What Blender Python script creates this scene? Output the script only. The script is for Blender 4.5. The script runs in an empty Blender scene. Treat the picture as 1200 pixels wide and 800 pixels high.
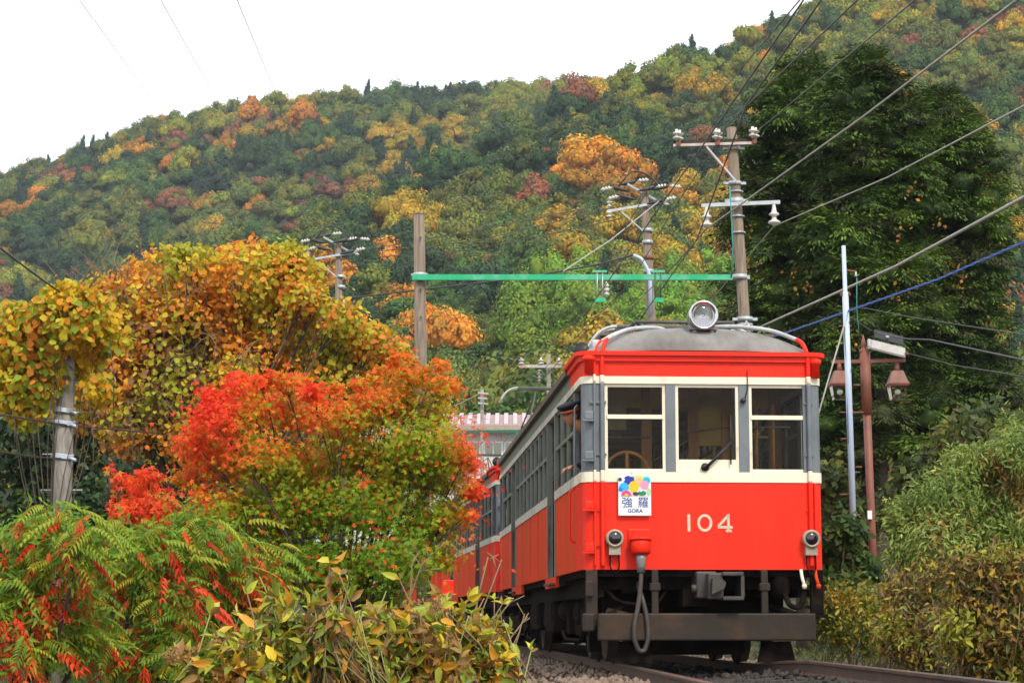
import bpy, bmesh, math, random
import numpy as np
from mathutils import Vector, Matrix, noise as mn

SC = bpy.context.scene
COL = SC.collection
rng = np.random.default_rng(7)
random.seed(5)
PI = math.pi

# ------------------------------------------------------------------ camera
F_PX, PITCH, CAM_Z = 2350.0, math.atan(327 / 2350.0), 0.47
cam_data = bpy.data.cameras.new('camera')
cam = bpy.data.objects.new('camera', cam_data)
COL.objects.link(cam)
cam_data.sensor_width = 36.0
cam_data.lens = F_PX / 1200 * 36
cam_data.clip_start = 0.1
cam_data.clip_end = 6000
cam.location = (0, 0, CAM_Z)
cam.rotation_euler = (PI / 2 + PITCH, 0, 0)
SC.camera = cam

# ------------------------------------------------------------------ sky and sun (overcast)
SUN_EL, SUN_AZ = math.radians(48), math.radians(160)      # azimuth clockwise from +Y: behind the camera, to the right
world = bpy.data.worlds.new('World')
SC.world = world
world.use_nodes = True
wn = world.node_tree.nodes
wl = world.node_tree.links
bg = wn['Background']
sky = wn.new('ShaderNodeTexSky')
sky.sky_type = 'NISHITA'
sky.sun_disc = False
sky.sun_elevation = SUN_EL
sky.sun_rotation = SUN_AZ
sky.dust_density = 4
mixw = wn.new('ShaderNodeMix'); mixw.data_type = 'RGBA'
mixw.inputs[0].default_value = 0.88
mixw.inputs[7].default_value = (12.5, 12.9, 13.3, 1)
wl.new(sky.outputs[0], mixw.inputs[6])
wl.new(mixw.outputs[2], bg.inputs[0])
bg.inputs[1].default_value = 0.11
sun_d = bpy.data.lights.new('sun', 'SUN')
sun_d.energy = 2.4
sun_d.angle = math.radians(11)
sun_d.color = (1, 0.92, 0.78)
sun = bpy.data.objects.new('sun', sun_d)
COL.objects.link(sun)
sd = Vector((math.sin(SUN_AZ) * math.cos(SUN_EL), math.cos(SUN_AZ) * math.cos(SUN_EL), math.sin(SUN_EL)))
sun.rotation_euler = sd.to_track_quat('Z', 'Y').to_euler()
SC.view_settings.view_transform = 'Standard'
SC.view_settings.look = 'None'
SC.view_settings.exposure = 0.34
SC.view_settings.gamma = 1.0
SC.cycles.max_bounces = 6
SC.cycles.transparent_max_bounces = 12
SC.cycles.volume_bounces = 0

# ------------------------------------------------------------------ helpers
def ray(px, py):
    dx = (px - 600) / F_PX; dy = (400 - py) / F_PX
    return np.array([dx, math.cos(PITCH) - dy * math.sin(PITCH), math.sin(PITCH) + dy * math.cos(PITCH)])
def at(px, py, Y):
    """the point of the place that the photograph shows at px,py when it stands Y metres ahead"""
    r = ray(px, py); q = r * Y / r[1]; q[2] += CAM_Z
    return Vector(q)
def proj(P):
    P = np.asarray(P, float)
    d = P - np.array([0, 0, CAM_Z])
    z = d[..., 1] * math.cos(PITCH) + d[..., 2] * math.sin(PITCH)
    u = -d[..., 1] * math.sin(PITCH) + d[..., 2] * math.cos(PITCH)
    return 600 + F_PX * d[..., 0] / z, 400 - F_PX * u / z

def new_mat(name):
    m = bpy.data.materials.new(name); m.use_nodes = True
    return m, m.node_tree.nodes, m.node_tree.links, m.node_tree.nodes['Principled BSDF']
def mat(name, col, rough=0.6, metal=0.0, col2=None, scale=3.0, amt=0.5, bump=0.0, bscale=40.0, stretch=(1, 1, 1), detail=6, spec=0.5, coat=0.0):
    m, n, l, b = new_mat(name)
    b.inputs['Roughness'].default_value = rough
    b.inputs['Metallic'].default_value = metal
    b.inputs['Specular IOR Level'].default_value = spec
    b.inputs['Coat Weight'].default_value = coat
    b.inputs['Base Color'].default_value = (*col, 1)
    tc = n.new('ShaderNodeTexCoord'); mp = n.new('ShaderNodeMapping')
    mp.inputs['Scale'].default_value = stretch
    l.new(tc.outputs['Object'], mp.inputs[0])
    if col2 is not None:
        t = n.new('ShaderNodeTexNoise'); t.inputs['Scale'].default_value = scale; t.inputs['Detail'].default_value = detail
        t.inputs['Roughness'].default_value = 0.65
        l.new(mp.outputs[0], t.inputs[0])
        r = n.new('ShaderNodeMapRange'); r.inputs[1].default_value = 0.5 - 0.22 / max(amt, .01) * 0.5; r.inputs[2].default_value = 0.72
        r.inputs[1].default_value = 0.62 - 0.35 * amt
        l.new(t.outputs[0], r.inputs[0])
        x = n.new('ShaderNodeMix'); x.data_type = 'RGBA'
        x.inputs[6].default_value = (*col, 1); x.inputs[7].default_value = (*col2, 1)
        l.new(r.outputs[0], x.inputs[0]); l.new(x.outputs[2], b.inputs['Base Color'])
    if bump > 0:
        t2 = n.new('ShaderNodeTexNoise'); t2.inputs['Scale'].default_value = bscale; t2.inputs['Detail'].default_value = 4
        l.new(mp.outputs[0], t2.inputs[0])
        bp = n.new('ShaderNodeBump'); bp.inputs['Strength'].default_value = bump; bp.inputs['Distance'].default_value = 0.02
        l.new(t2.outputs[0], bp.inputs['Height']); l.new(bp.outputs[0], b.inputs['Normal'])
    return m
def leaf_mat(name='leaf', trans=0.3, rough=0.55):
    m, n, l, b = new_mat(name)
    at_ = n.new('ShaderNodeAttribute'); at_.attribute_name = 'Col'
    oi = n.new('ShaderNodeObjectInfo')
    mul = n.new('ShaderNodeMix'); mul.data_type = 'RGBA'; mul.blend_type = 'MULTIPLY'; mul.inputs[0].default_value = 1
    l.new(at_.outputs['Color'], mul.inputs[6]); l.new(oi.outputs['Color'], mul.inputs[7])
    b.inputs['Roughness'].default_value = rough
    b.inputs['Specular IOR Level'].default_value = 0.25
    l.new(mul.outputs[2], b.inputs['Base Color'])
    tr = n.new('ShaderNodeBsdfTranslucent'); l.new(mul.outputs[2], tr.inputs[0])
    mx = n.new('ShaderNodeMixShader'); mx.inputs[0].default_value = trans
    l.new(b.outputs[0], mx.inputs[1]); l.new(tr.outputs[0], mx.inputs[2])
    l.new(mx.outputs[0], n['Material Output'].inputs[0])
    return m
def glass_mat(name, tint=(0.75, 0.78, 0.72), gl=1.0):
    m, n, l, b = new_mat(name)
    n.remove(b)
    t = n.new('ShaderNodeBsdfTransparent'); t.inputs[0].default_value = (*tint, 1)
    g = n.new('ShaderNodeBsdfGlossy'); g.inputs['Roughness'].default_value = 0.03
    g.inputs[0].default_value = (gl, gl, gl, 1)
    f = n.new('ShaderNodeFresnel'); f.inputs[0].default_value = 1.5
    x = n.new('ShaderNodeMixShader')
    l.new(f.outputs[0], x.inputs[0]); l.new(t.outputs[0], x.inputs[1]); l.new(g.outputs[0], x.inputs[2])
    l.new(x.outputs[0], n['Material Output'].inputs[0])
    return m

M = {}
def forest_mat():
    """crowns of the far wood: leaf tone x the tree's own colour, with half-turned patches"""
    m = leaf_mat('forest_leaf', .25, .6); n, l = m.node_tree.nodes, m.node_tree.links
    mul = [q for q in n if q.bl_idname == 'ShaderNodeMix'][0]
    a = n.new('ShaderNodeAttribute'); a.attribute_type = 'INSTANCER'; a.attribute_name = 'tint'
    oi = [q for q in n if q.bl_idname == 'ShaderNodeObjectInfo'][0]
    g = n.new('ShaderNodeNewGeometry'); t = n.new('ShaderNodeTexNoise'); t.inputs['Scale'].default_value = .55; t.inputs['Detail'].default_value = 4
    l.new(g.outputs['Position'], t.inputs[0])
    r = n.new('ShaderNodeMapRange'); r.inputs[1].default_value = .42; r.inputs[2].default_value = .62; l.new(t.outputs[0], r.inputs[0])
    x = n.new('ShaderNodeMix'); x.data_type = 'RGBA'; x.inputs[6].default_value = (1.18, 1.10, .9, 1); x.inputs[7].default_value = (.72, 1.02, 1.05, 1); l.new(r.outputs[0], x.inputs[0])
    y = n.new('ShaderNodeMix'); y.data_type = 'RGBA'; y.blend_type = 'MULTIPLY'; y.inputs[0].default_value = 1
    # single trees carry their colour as object colour, the joined wood as an instance attribute
    f = n.new('ShaderNodeMix'); f.data_type = 'RGBA'; f.blend_type = 'MIX'
    l.new(a.outputs['Alpha'], f.inputs[0]); l.new(oi.outputs['Color'], f.inputs[6]); l.new(a.outputs['Color'], f.inputs[7])
    l.new(x.outputs[2], y.inputs[6]); l.new(f.outputs[2], y.inputs[7]); l.new(y.outputs[2], mul.inputs[7])
    return m
M['leaf'] = leaf_mat(trans=.42)
M['forest_leaf'] = forest_mat()
M['leaf_gloss'] = leaf_mat('glossy_leaf', 0.22, 0.38)
M['needle'] = leaf_mat('needle_leaf', 0.12, 0.6)
M['bark'] = mat('bark', (.085, .06, .045), .9, col2=(.03, .022, .018), scale=6, bump=.8, bscale=18, stretch=(1, 1, .25))
M['bark_grey'] = mat('cedar_bark', (.17, .12, .10), .9, col2=(.07, .05, .045), scale=5, bump=.9, bscale=14, stretch=(1, 1, .12))
M['stem'] = mat('dry_stem', (.22, .15, .08), .8, col2=(.12, .09, .05), scale=12)
M['stem_green'] = mat('green_stem', (.25, .27, .08), .7)
M['stem_dark'] = mat('dark_stem', (.05, .03, .025), .8)
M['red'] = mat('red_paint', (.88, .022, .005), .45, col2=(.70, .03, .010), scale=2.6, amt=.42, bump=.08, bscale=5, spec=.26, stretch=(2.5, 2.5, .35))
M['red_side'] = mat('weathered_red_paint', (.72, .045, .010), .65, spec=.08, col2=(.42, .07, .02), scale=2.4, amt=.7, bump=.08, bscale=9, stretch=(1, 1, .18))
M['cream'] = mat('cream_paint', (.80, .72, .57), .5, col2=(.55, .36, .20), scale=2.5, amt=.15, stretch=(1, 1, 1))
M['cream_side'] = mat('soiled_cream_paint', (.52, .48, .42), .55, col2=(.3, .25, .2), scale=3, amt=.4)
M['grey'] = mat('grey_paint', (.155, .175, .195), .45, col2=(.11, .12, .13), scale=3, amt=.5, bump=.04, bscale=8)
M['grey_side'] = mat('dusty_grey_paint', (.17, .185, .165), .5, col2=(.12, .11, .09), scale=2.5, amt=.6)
M['fascia'] = mat('grey_green_fascia', (.13, .165, .14), .45, col2=(.14, .12, .10), scale=1.8, amt=.5)  # grey-green along the side fascia, mottled with brown
M['gutter'] = mat('brown_gutter_paint', (.13, .085, .06), .6, col2=(.07, .05, .04), scale=4)
M['roof'] = mat('roof_canvas', (.235, .225, .215), .85, col2=(.09, .08, .07), scale=2.2, amt=.75, bump=.3, bscale=12, stretch=(1, .5, 1))
M['pipe'] = mat('pipe_paint', (.45, .47, .48), .45, col2=(.3, .31, .32), scale=5)
M['under'] = mat('underframe_grime', (.009, .007, .006), .95, spec=.04, col2=(.03, .02, .014), scale=5, amt=.45, bump=.3, bscale=15)
M['beam'] = mat('beam_grime', (.030, .023, .019), .6, spec=.25, col2=(.075, .04, .02), scale=2.5, amt=.5, bump=.2, bscale=10)
M['steel'] = mat('dull_steel', (.11, .105, .10), .55, .4, col2=(.06, .05, .045), scale=8)
M['chrome'] = mat('chrome', (.52, .52, .54), .18, 1.0)
M['lamp_grey'] = mat('lamp_body', (.24, .23, .23), .4, .3, col2=(.12, .10, .09), scale=8)
M['reflector'] = mat('reflector', (.20, .195, .18), .3, 1.0, bump=.6, bscale=30)
M['beige'] = mat('beige_paint', (.36, .31, .23), .5, col2=(.22, .17, .12), scale=12)
M['dark_lens'] = mat('dark_lens', (.018, .006, .014), .06, spec=.9)
M['rubber'] = mat('rubber_hose', (.035, .032, .03), .6, col2=(.07, .045, .035), scale=12)
M['rust'] = mat('rust', (.22, .08, .035), .8, col2=(.10, .05, .03), scale=10)
M['brown_paint'] = mat('brown_paint', (.22, .065, .04), .55, col2=(.13, .05, .035), scale=4, amt=.5)
M['wood'] = mat('varnished_wood', (.34, .14, .04), .45, col2=(.2, .08, .03), scale=4, stretch=(6, 6, .6))
M['wood_orange'] = mat('orange_wood', (.52, .22, .05), .35, col2=(.36, .14, .03), scale=8)
M['cabin'] = mat('cabin_paint', (.48, .33, .07), .6, col2=(.28, .18, .04), scale=2)
M['ceiling'] = mat('cabin_ceiling', (.44, .31, .08), .6, col2=(.28, .19, .05), scale=2)
M['seat'] = mat('seat_cloth', (.03, .03, .06), .8)
M['brass'] = mat('brass_rail', (.85, .62, .18), .35, 0.2)
M['black'] = mat('black_paint', (.015, .015, .016), .5)
M['white'] = mat('white_enamel', (.78, .79, .80), .35)
M['blue_print'] = mat('blue_print', (.015, .06, .27), .45)
M['number'] = mat('number_paint', (.62, .55, .42), .6, col2=(.5, .42, .3), scale=10)
M['glass'] = glass_mat('window_glass', (.96, .95, .86), .16)
M['glass_side'] = glass_mat('side_window_glass', (.90, .91, .84), .6)
M['lamp_glass'] = glass_mat('lamp_glass', (.95, .95, .95))
M['wood_pole'] = mat('weathered_pole_wood', (.22, .17, .125), .85, col2=(.07, .05, .035), scale=22, amt=.62, bump=.6, bscale=30, stretch=(1, 1, .06))
M['concrete'] = mat('pole_concrete', (.27, .25, .22), .85, col2=(.12, .105, .09), scale=14, amt=.6, bump=.3, bscale=30, stretch=(1, 1, .25))
M['galv'] = mat('galvanised_steel', (.42, .45, .48), .45, .5, col2=(.32, .27, .22), scale=6, amt=.35)
M['blue_steel'] = mat('pale_blue_steel', (.42, .50, .64), .5, .1, col2=(.50, .54, .60), scale=8)
M['porcelain'] = mat('porcelain', (.56, .54, .50), .3, col2=(.34, .26, .2), scale=20, amt=.35)
M['green_paint'] = mat('green_paint', (.0, .36, .15), .45, col2=(.16, .42, .32), scale=2.2, amt=.45, bump=.2, bscale=20)
M['dark_green'] = mat('dark_green_paint', (.02, .11, .07), .5)
M['teal'] = mat('teal_cable', (.03, .22, .20), .5)
M['blue_cable'] = mat('blue_cable', (.015, .10, .46), .5)
M['black_cable'] = mat('black_cable', (.025, .025, .028), .5)
M['wire'] = mat('wire_metal', (.05, .045, .042), .5)
M['wire_pale'] = mat('pale_cable', (.34, .32, .28), .5, col2=(.22, .2, .18), scale=3)
M['plaster'] = mat('white_plaster', (.62, .61, .57), .8, col2=(.45, .43, .38), scale=.8, amt=.4)
M['tile_roof'] = mat('pink_brown_roof_sheet', (.30, .17, .18), .5, col2=(.22, .13, .13), scale=1.5)
M['white_sheet'] = mat('pale_roof_sheet', (.46, .34, .36), .5)
M['rail'] = mat('rusty_rail', (.075, .05, .038), .6, .2, col2=(.14, .075, .05), scale=5, amt=.5)
M['rail_head'] = mat('rail_head', (.16, .13, .11), .35, .7, col2=(.12, .08, .06), scale=3)
M['sleeper'] = mat('sleeper_wood', (.04, .03, .024), .9, col2=(.02, .015, .012), scale=6, bump=.4, bscale=20)
M['stone'] = mat('ballast_stone', (.24, .17, .13), .9, col2=(.12, .085, .06), scale=2.3, amt=.9)
M['shade_dark'] = mat('shaded_stone', (.022, .018, .015), .8, col2=(.045, .035, .028), scale=4, amt=.6)  # black shade between the rails, put into the stone colour
M['soil'] = mat('forest_soil', (.06, .052, .028), .95, col2=(.04, .05, .018), scale=.9, amt=.8, bump=.5, bscale=3)
M['skin'] = mat('skin', (.50, .22, .12), .55)
M['uniform'] = mat('navy_uniform', (.012, .013, .025), .8)
M['capband'] = mat('orange_cap_band', (.65, .10, .02), .6)
M['orange'] = mat('orange_marker_paint', (.85, .20, .01), .5)
M['poly_black'] = mat('dark_junction_case', (.04, .042, .05), .5)
M['fluor'] = mat('pale_lamp_case', (.55, .53, .52), .4, col2=(.42, .38, .34), scale=4, amt=.3)

def tag(o, label=None, cat=None, group=None, kind=None):
    if label: o['label'] = label
    if cat: o['category'] = cat
    if group: o['group'] = group
    if kind: o['kind'] = kind
    return o
def thing(name, label, cat, loc=(0, 0, 0), rz=0.0, group=None):
    o = bpy.data.objects.new(name, None); COL.objects.link(o)
    o.empty_display_size = .3
    o.location = loc; o.rotation_euler = (0, 0, rz)
    return tag(o, label, cat, group)

class MB:
    """collects shapes; build() links them as one mesh object"""
    def __init__(s): s.v = []; s.f = []; s.m = []; s.sm = []
    def add(s, vs, fs, mi=0, smooth=False):
        b = len(s.v); s.v.extend([tuple(p) for p in vs])
        for f in fs:
            s.f.append(tuple(i + b for i in f)); s.m.append(mi); s.sm.append(smooth)
        return s
    def box(s, x0, x1, y0, y1, z0, z1, mi=0, c=0.0):
        if c <= 0:
            vs = [(x0, y0, z0), (x1, y0, z0), (x1, y1, z0), (x0, y1, z0), (x0, y0, z1), (x1, y0, z1), (x1, y1, z1), (x0, y1, z1)]
            return s.add(vs, [(0, 3, 2, 1), (4, 5, 6, 7), (0, 1, 5, 4), (1, 2, 6, 5), (2, 3, 7, 6), (3, 0, 4, 7)], mi)
        bm = bmesh.new(); bmesh.ops.create_cube(bm, size=1)
        for v in bm.verts:
            v.co = Vector(((x0 + x1) / 2 + v.co.x * (x1 - x0), (y0 + y1) / 2 + v.co.y * (y1 - y0), (z0 + z1) / 2 + v.co.z * (z1 - z0)))
        bmesh.ops.bevel(bm, geom=bm.edges[:], offset=c, segments=2, affect='EDGES', profile=.5)
        bm.verts.index_update()
        s.add([v.co for v in bm.verts], [[v.index for v in f.verts] for f in bm.faces], mi); bm.free()
        return s
    def tube(s, pts, r, n=8, mi=0, cap=True, r1=None, flat=False):
        pts = [Vector(p) for p in pts]; N = len(pts)
        vs = []; up = None
        for i, p in enumerate(pts):
            d = (pts[min(i + 1, N - 1)] - pts[max(i - 1, 0)])
            if d.length < 1e-9: d = Vector((0, 0, 1))
            d.normalize()
            if up is None:
                up = d.orthogonal().normalized()
            else:
                up = (up - d * up.dot(d))
                if up.length < 1e-6: up = d.orthogonal()
                up.normalize()
            sd_ = d.cross(up)
            rr = (r if r1 is None else r + (r1 - r) * i / max(N - 1, 1)) if not isinstance(r, (list, tuple)) else r[i]
            for k in range(n):
                a = 2 * PI * k / n
                vs.append(p + (up * math.cos(a) + sd_ * math.sin(a)) * rr)
        fs = []
        for i in range(N - 1):
            for k in range(n):
                fs.append((i * n + k, i * n + (k + 1) % n, (i + 1) * n + (k + 1) % n, (i + 1) * n + k))
        s.add(vs, fs, mi, not flat)
        if cap:
            b = len(s.v) - len(vs)
            s.f.append(tuple(b + k for k in range(n - 1, -1, -1))); s.m.append(mi); s.sm.append(False)
            s.f.append(tuple(b + (N - 1) * n + k for k in range(n))); s.m.append(mi); s.sm.append(False)
        return s
    def lathe(s, prof, base, axis=(0, 0, 1), n=14, mi=0):
        """prof: (radius, distance along axis) pairs"""
        ax = Vector(axis).normalized(); u = ax.orthogonal().normalized(); w = ax.cross(u); base = Vector(base)
        vs = []
        for (r, h) in prof:
            for k in range(n):
                a = 2 * PI * k / n
                vs.append(base + ax * h + (u * math.cos(a) + w * math.sin(a)) * max(r, 1e-4))
        fs = []
        for i in range(len(prof) - 1):
            for k in range(n):
                fs.append((i * n + k, i * n + (k + 1) % n, (i + 1) * n + (k + 1) % n, (i + 1) * n + k))
        fs.append(tuple(range(n - 1, -1, -1))); fs.append(tuple((len(prof) - 1) * n + k for k in range(n)))
        return s.add(vs, fs, mi, True)
    def prism(s, poly, axis, a0, a1, mi=0):
        """poly in the plane normal to the axis ('x': y,z; 'y': x,z; 'z': x,y)"""
        def P(p, a):
            return {'x': (a, p[0], p[1]), 'y': (p[0], a, p[1]), 'z': (p[0], p[1], a)}[axis]
        n = len(poly)
        vs = [P(p, a0) for p in poly] + [P(p, a1) for p in poly]
        fs = [tuple(range(n - 1, -1, -1)), tuple(range(n, 2 * n))]
        fs += [(i, (i + 1) % n, n + (i + 1) % n, n + i) for i in range(n)]
        return s.add(vs, fs, mi)
    def wall(s, path, z0, z1, t, mi=0, out=0.0):
        """a strip of thickness t standing on a 2-D path (its left side is the outer face), moved outwards by out"""
        n = len(path); P = [Vector((p[0], p[1])) for p in path]; O = []; I = []
        for i in range(n):
            ds = []
            if i > 0: ds.append((P[i] - P[i - 1]).normalized())
            if i < n - 1: ds.append((P[i + 1] - P[i]).normalized())
            d = sum(ds, Vector((0, 0))).normalized(); nr = Vector((-d.y, d.x))
            k = 1 / max(.4, nr.dot(Vector((-ds[0].y, ds[0].x))))
            O.append(P[i] + nr * out * k); I.append(P[i] - nr * (t - out) * k if False else P[i] + nr * (out - t) * k)
        vs = [(q.x, q.y, z) for z in (z0, z1) for q in O] + [(q.x, q.y, z) for z in (z0, z1) for q in I]
        fs = []
        for i in range(n - 1):
            fs += [(i, i + 1, n + i + 1, n + i), (2 * n + i + 1, 2 * n + i, 3 * n + i, 3 * n + i + 1),
                   (n + i, n + i + 1, 3 * n + i + 1, 3 * n + i), (i + 1, i, 2 * n + i, 2 * n + i + 1)]
        fs += [(0, n, 3 * n, 2 * n), (n - 1, 2 * n + n - 1, 3 * n + n - 1, n + n - 1)]
        return s.add(vs, fs, mi)
    def ball(s, c, r, mi=0, sub=2, sc=(1, 1, 1)):
        bm = bmesh.new(); bmesh.ops.create_icosphere(bm, subdivisions=sub, radius=1)
        s.add([(c[0] + v.co.x * r * sc[0], c[1] + v.co.y * r * sc[1], c[2] + v.co.z * r * sc[2]) for v in bm.verts],
              [[v.index for v in f.verts] for f in bm.faces], mi, True); bm.free()
        return s
    def mesh(s, name, mats):
        me = bpy.data.meshes.new(name)
        me.from_pydata(s.v, [], s.f)
        if not isinstance(mats, (list, tuple)): mats = [mats]
        for m in mats: me.materials.append(M[m] if isinstance(m, str) else m)
        me.polygons.foreach_set('material_index', s.m)
        me.polygons.foreach_set('use_smooth', s.sm)
        me.update()
        bm = bmesh.new(); bm.from_mesh(me); bmesh.ops.recalc_face_normals(bm, faces=bm.faces); bm.to_mesh(me); bm.free()
        return me
    def build(s, name, mats, parent=None, kind=None):
        o = bpy.data.objects.new(name, s.mesh(name, mats)); COL.objects.link(o)
        if parent is not None: o.parent = parent
        if kind: o['kind'] = kind
        return o
def link(name, me, parent=None, loc=None, rot=None, scale=None, color=None):
    o = bpy.data.objects.new(name, me); COL.objects.link(o)
    if parent is not None: o.parent = parent
    if loc is not None: o.location = loc
    if rot is not None: o.rotation_euler = rot
    if scale is not None: o.scale = (scale,) * 3 if np.isscalar(scale) else scale
    if color is not None: o.color = (*color, 1)
    return o
def copy_tree(o, parent=None):
    c = o.copy(); COL.objects.link(c)
    if parent is not None: c.parent = parent
    for ch in o.children: copy_tree(ch, c)
    return c
def text_mesh(name, s, size, m, extrude=0.003, parent=None, loc=(0, 0, 0), rot=(PI / 2, 0, 0), bold=0.0):
    cu = bpy.data.curves.new(name, 'FONT'); cu.body = s; cu.size = size; cu.extrude = extrude; cu.offset = bold
    cu.align_x = 'CENTER'; cu.align_y = 'CENTER'; cu.resolution_u = 3
    tmp = bpy.data.objects.new(name, cu); COL.objects.link(tmp)
    dg = bpy.context.evaluated_depsgraph_get()
    me = bpy.data.meshes.new_from_object(tmp.evaluated_get(dg))
    bpy.data.objects.remove(tmp)
    me.materials.clear(); me.materials.append(M[m])
    return link(name, me, parent, loc, rot)

# ---- foliage: numpy leaf clouds
TPL = {
    'tri': (np.array([[0, -.5, 0], [0, .5, 0], [1, 0, 0]], float), [(0, 1, 2)]),
    'quad': (np.array([[0, 0, 0], [.5, .36, .08], [1, 0, 0], [.5, -.36, .08]], float), [(0, 1, 2), (0, 2, 3)]),
    'slim': (np.array([[0, 0, 0], [.4, .13, .03], [1, 0, -.08], [.4, -.13, .03]], float), [(0, 1, 2), (0, 2, 3)]),
    'oval': (np.array([[0, 0, 0], [.28, .21, .10], [.68, .19, .05], [1.08, 0, -.22], [.68, -.17, .03], [.28, -.21, .10], [.5, 0, -.05]], float),
             [(6, 0, 1), (6, 1, 2), (6, 2, 3), (6, 3, 4), (6, 4, 5), (6, 5, 0)]),
    'heart': (np.array([[0, 0, 0], [.1, .38, .05], [.55, .45, .02], [1.0, 0, -.12], [.55, -.45, .02], [.1, -.38, .05], [.45, 0, -.08]], float),
              [(6, 0, 1), (6, 1, 2), (6, 2, 3), (6, 3, 4), (6, 4, 5), (6, 5, 0)]),
}
def _maple():
    v = []; f = []
    for a, L in ((-112, .5), (-58, .82), (0, 1.0), (58, .82), (112, .5)):
        a = math.radians(a); c, s_ = math.cos(a), math.sin(a); b = len(v)
        for (u, w, h) in ((-.05, 0, 0), (L * .5, .15, .04), (L, 0, -.08), (L * .5, -.15, .04)):
            v.append((u * c - w * s_, u * s_ + w * c, h))
        f += [(b, b + 1, b + 2), (b, b + 2, b + 3)]
    return np.array(v), f
TPL['maple'] = _maple()
def norm(a): return a / np.maximum(np.linalg.norm(a, axis=1, keepdims=True), 1e-9)
def leaf_cloud(c, t, n, size, col, tpl='quad'):
    """leaves at c with tip direction t, normal n -> verts, tris, vertex colours"""
    V, Fs = TPL[tpl]; V = np.asarray(V); Fs = np.asarray(Fs)
    t = norm(t); n = norm(n - t * np.sum(n * t, 1, keepdims=True)); b = np.cross(n, t)
    size = np.asarray(size).reshape(-1, 1, 1)
    P = c[:, None] + size * (V[None, :, 0:1] * t[:, None] + V[None, :, 1:2] * b[:, None] + V[None, :, 2:3] * n[:, None])
    k = len(V); N = len(c)
    T = (Fs[None] + (np.arange(N) * k)[:, None, None]).reshape(-1, 3)
    C = np.repeat(col, k, axis=0)
    return P.reshape(-1, 3), T, C
def np_mesh(name, V, T, C, mats, mi=None):
    me = bpy.data.meshes.new(name)
    V = np.asarray(V, np.float32); T = np.asarray(T, np.int32)
    me.vertices.add(len(V)); me.vertices.foreach_set('co', V.ravel())
    me.loops.add(T.size); me.loops.foreach_set('vertex_index', T.ravel())
    me.polygons.add(len(T)); me.polygons.foreach_set('loop_start', np.arange(0, T.size, 3, dtype=np.int32))
    for m in (mats if isinstance(mats, (list, tuple)) else [mats]): me.materials.append(M[m])
    if mi is not None: me.polygons.foreach_set('material_index', np.asarray(mi, np.int32))
    at_ = me.color_attributes.new('Col', 'BYTE_COLOR', 'POINT')
    c4 = np.ones((len(V), 4), np.float32); c4[:, :3] = np.clip(C, 0, 1)
    at_.data.foreach_set('color', c4.ravel())
    me.update(calc_edges=True); me.validate()
    return me
def join_np(parts):
    Vs, Ts, Cs = [], [], []; b = 0
    for V, T, C in parts:
        Vs.append(V); Ts.append(T + b); Cs.append(C); b += len(V)
    return np.concatenate(Vs), np.concatenate(Ts), np.concatenate(Cs)
def rand_dir(N):
    return norm(rng.normal(size=(N, 3)))
def leaf_proto(kind, name):
    V, Fs = TPL[kind]
    return np_mesh(name, V, np.array(Fs), np.ones((len(V), 3)), 'leaf')
LEAFME = {}
def single_leaves(parent, c, t, n, size, col, kind, name='leaf'):
    """leaves large enough to pick apart: one object each, shared mesh"""
    if kind not in LEAFME: LEAFME[kind] = leaf_proto(kind, 'leaf_' + kind)
    t = norm(t); n = norm(n - t * np.sum(n * t, 1, keepdims=True)); b = np.cross(n, t)
    for i in range(len(c)):
        o = bpy.data.objects.new(name, LEAFME[kind]); COL.objects.link(o)
        s = float(size[i])
        Mx = Matrix(((t[i][0] * s, b[i][0] * s, n[i][0] * s, c[i][0]), (t[i][1] * s, b[i][1] * s, n[i][1] * s, c[i][1]),
                     (t[i][2] * s, b[i][2] * s, n[i][2] * s, c[i][2]), (0, 0, 0, 1)))
        o.matrix_basis = Mx; o.color = (*[float(x) for x in col[i]], 1)
        o.parent = parent
TAIL = [.09]
def lobes_sample(lobes, N, shell=0.55):
    """points spread through the outer part of a set of ellipsoid lobes (centre, radii)"""
    c = np.array([l[0] for l in lobes], float); r = np.array([l[1] for l in lobes], float)
    w = np.array([(q[0] * q[1] * q[2]) ** (2 / 3) for q in r]); w /= w.sum()
    k = rng.choice(len(lobes), N, p=w)
    d = rand_dir(N); rad = shell + (1.04 - shell) * rng.random((N, 1)) ** .6 + TAIL[0] * rng.exponential(1, (N, 1)) ** 1.3
    return c[k] + d * r[k] * rad, d, k
def pick(pal, N, w=None):
    pal = np.array(pal, float); k = rng.choice(len(pal), N, p=w)
    return pal[k] * (0.75 + 0.5 * rng.random((N, 1)))

# ------------------------------------------------------------------ the railcars
HW = 1.275           # half width of a car
CAR_L = 14.9
HEAD1 = math.radians(-3.69)      # heading of the leading car (clockwise from +Y), the track bends left going away
CAR1 = Vector((2.01, 21.1, 0))
def hdir(a): return Vector((math.sin(a), math.cos(a), 0))
HEAD2, HEAD3 = math.radians(-5.9), math.radians(-8.1)
CAR2 = CAR1 + hdir(HEAD1) * (CAR_L + .45) + hdir((HEAD1 + HEAD2) / 2) * .5
CAR3 = CAR2 + hdir(HEAD2) * (CAR_L + .45) + hdir((HEAD2 + HEAD3) / 2) * .5
def corner_path(y1, r=.12, hw=HW, y0=0.0):
    pts = [(hw, y1)]
    for k in range(5):
        a = k / 4 * PI / 2
        pts.append((hw - r + r * math.cos(a), y0 + r - r * math.sin(a)))
    for k in range(5):
        a = PI / 2 + k / 4 * PI / 2
        pts.append((-hw + r + r * math.cos(a), y0 + r - r * math.sin(a)))
    pts.append((-hw, y1))
    return pts
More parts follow.
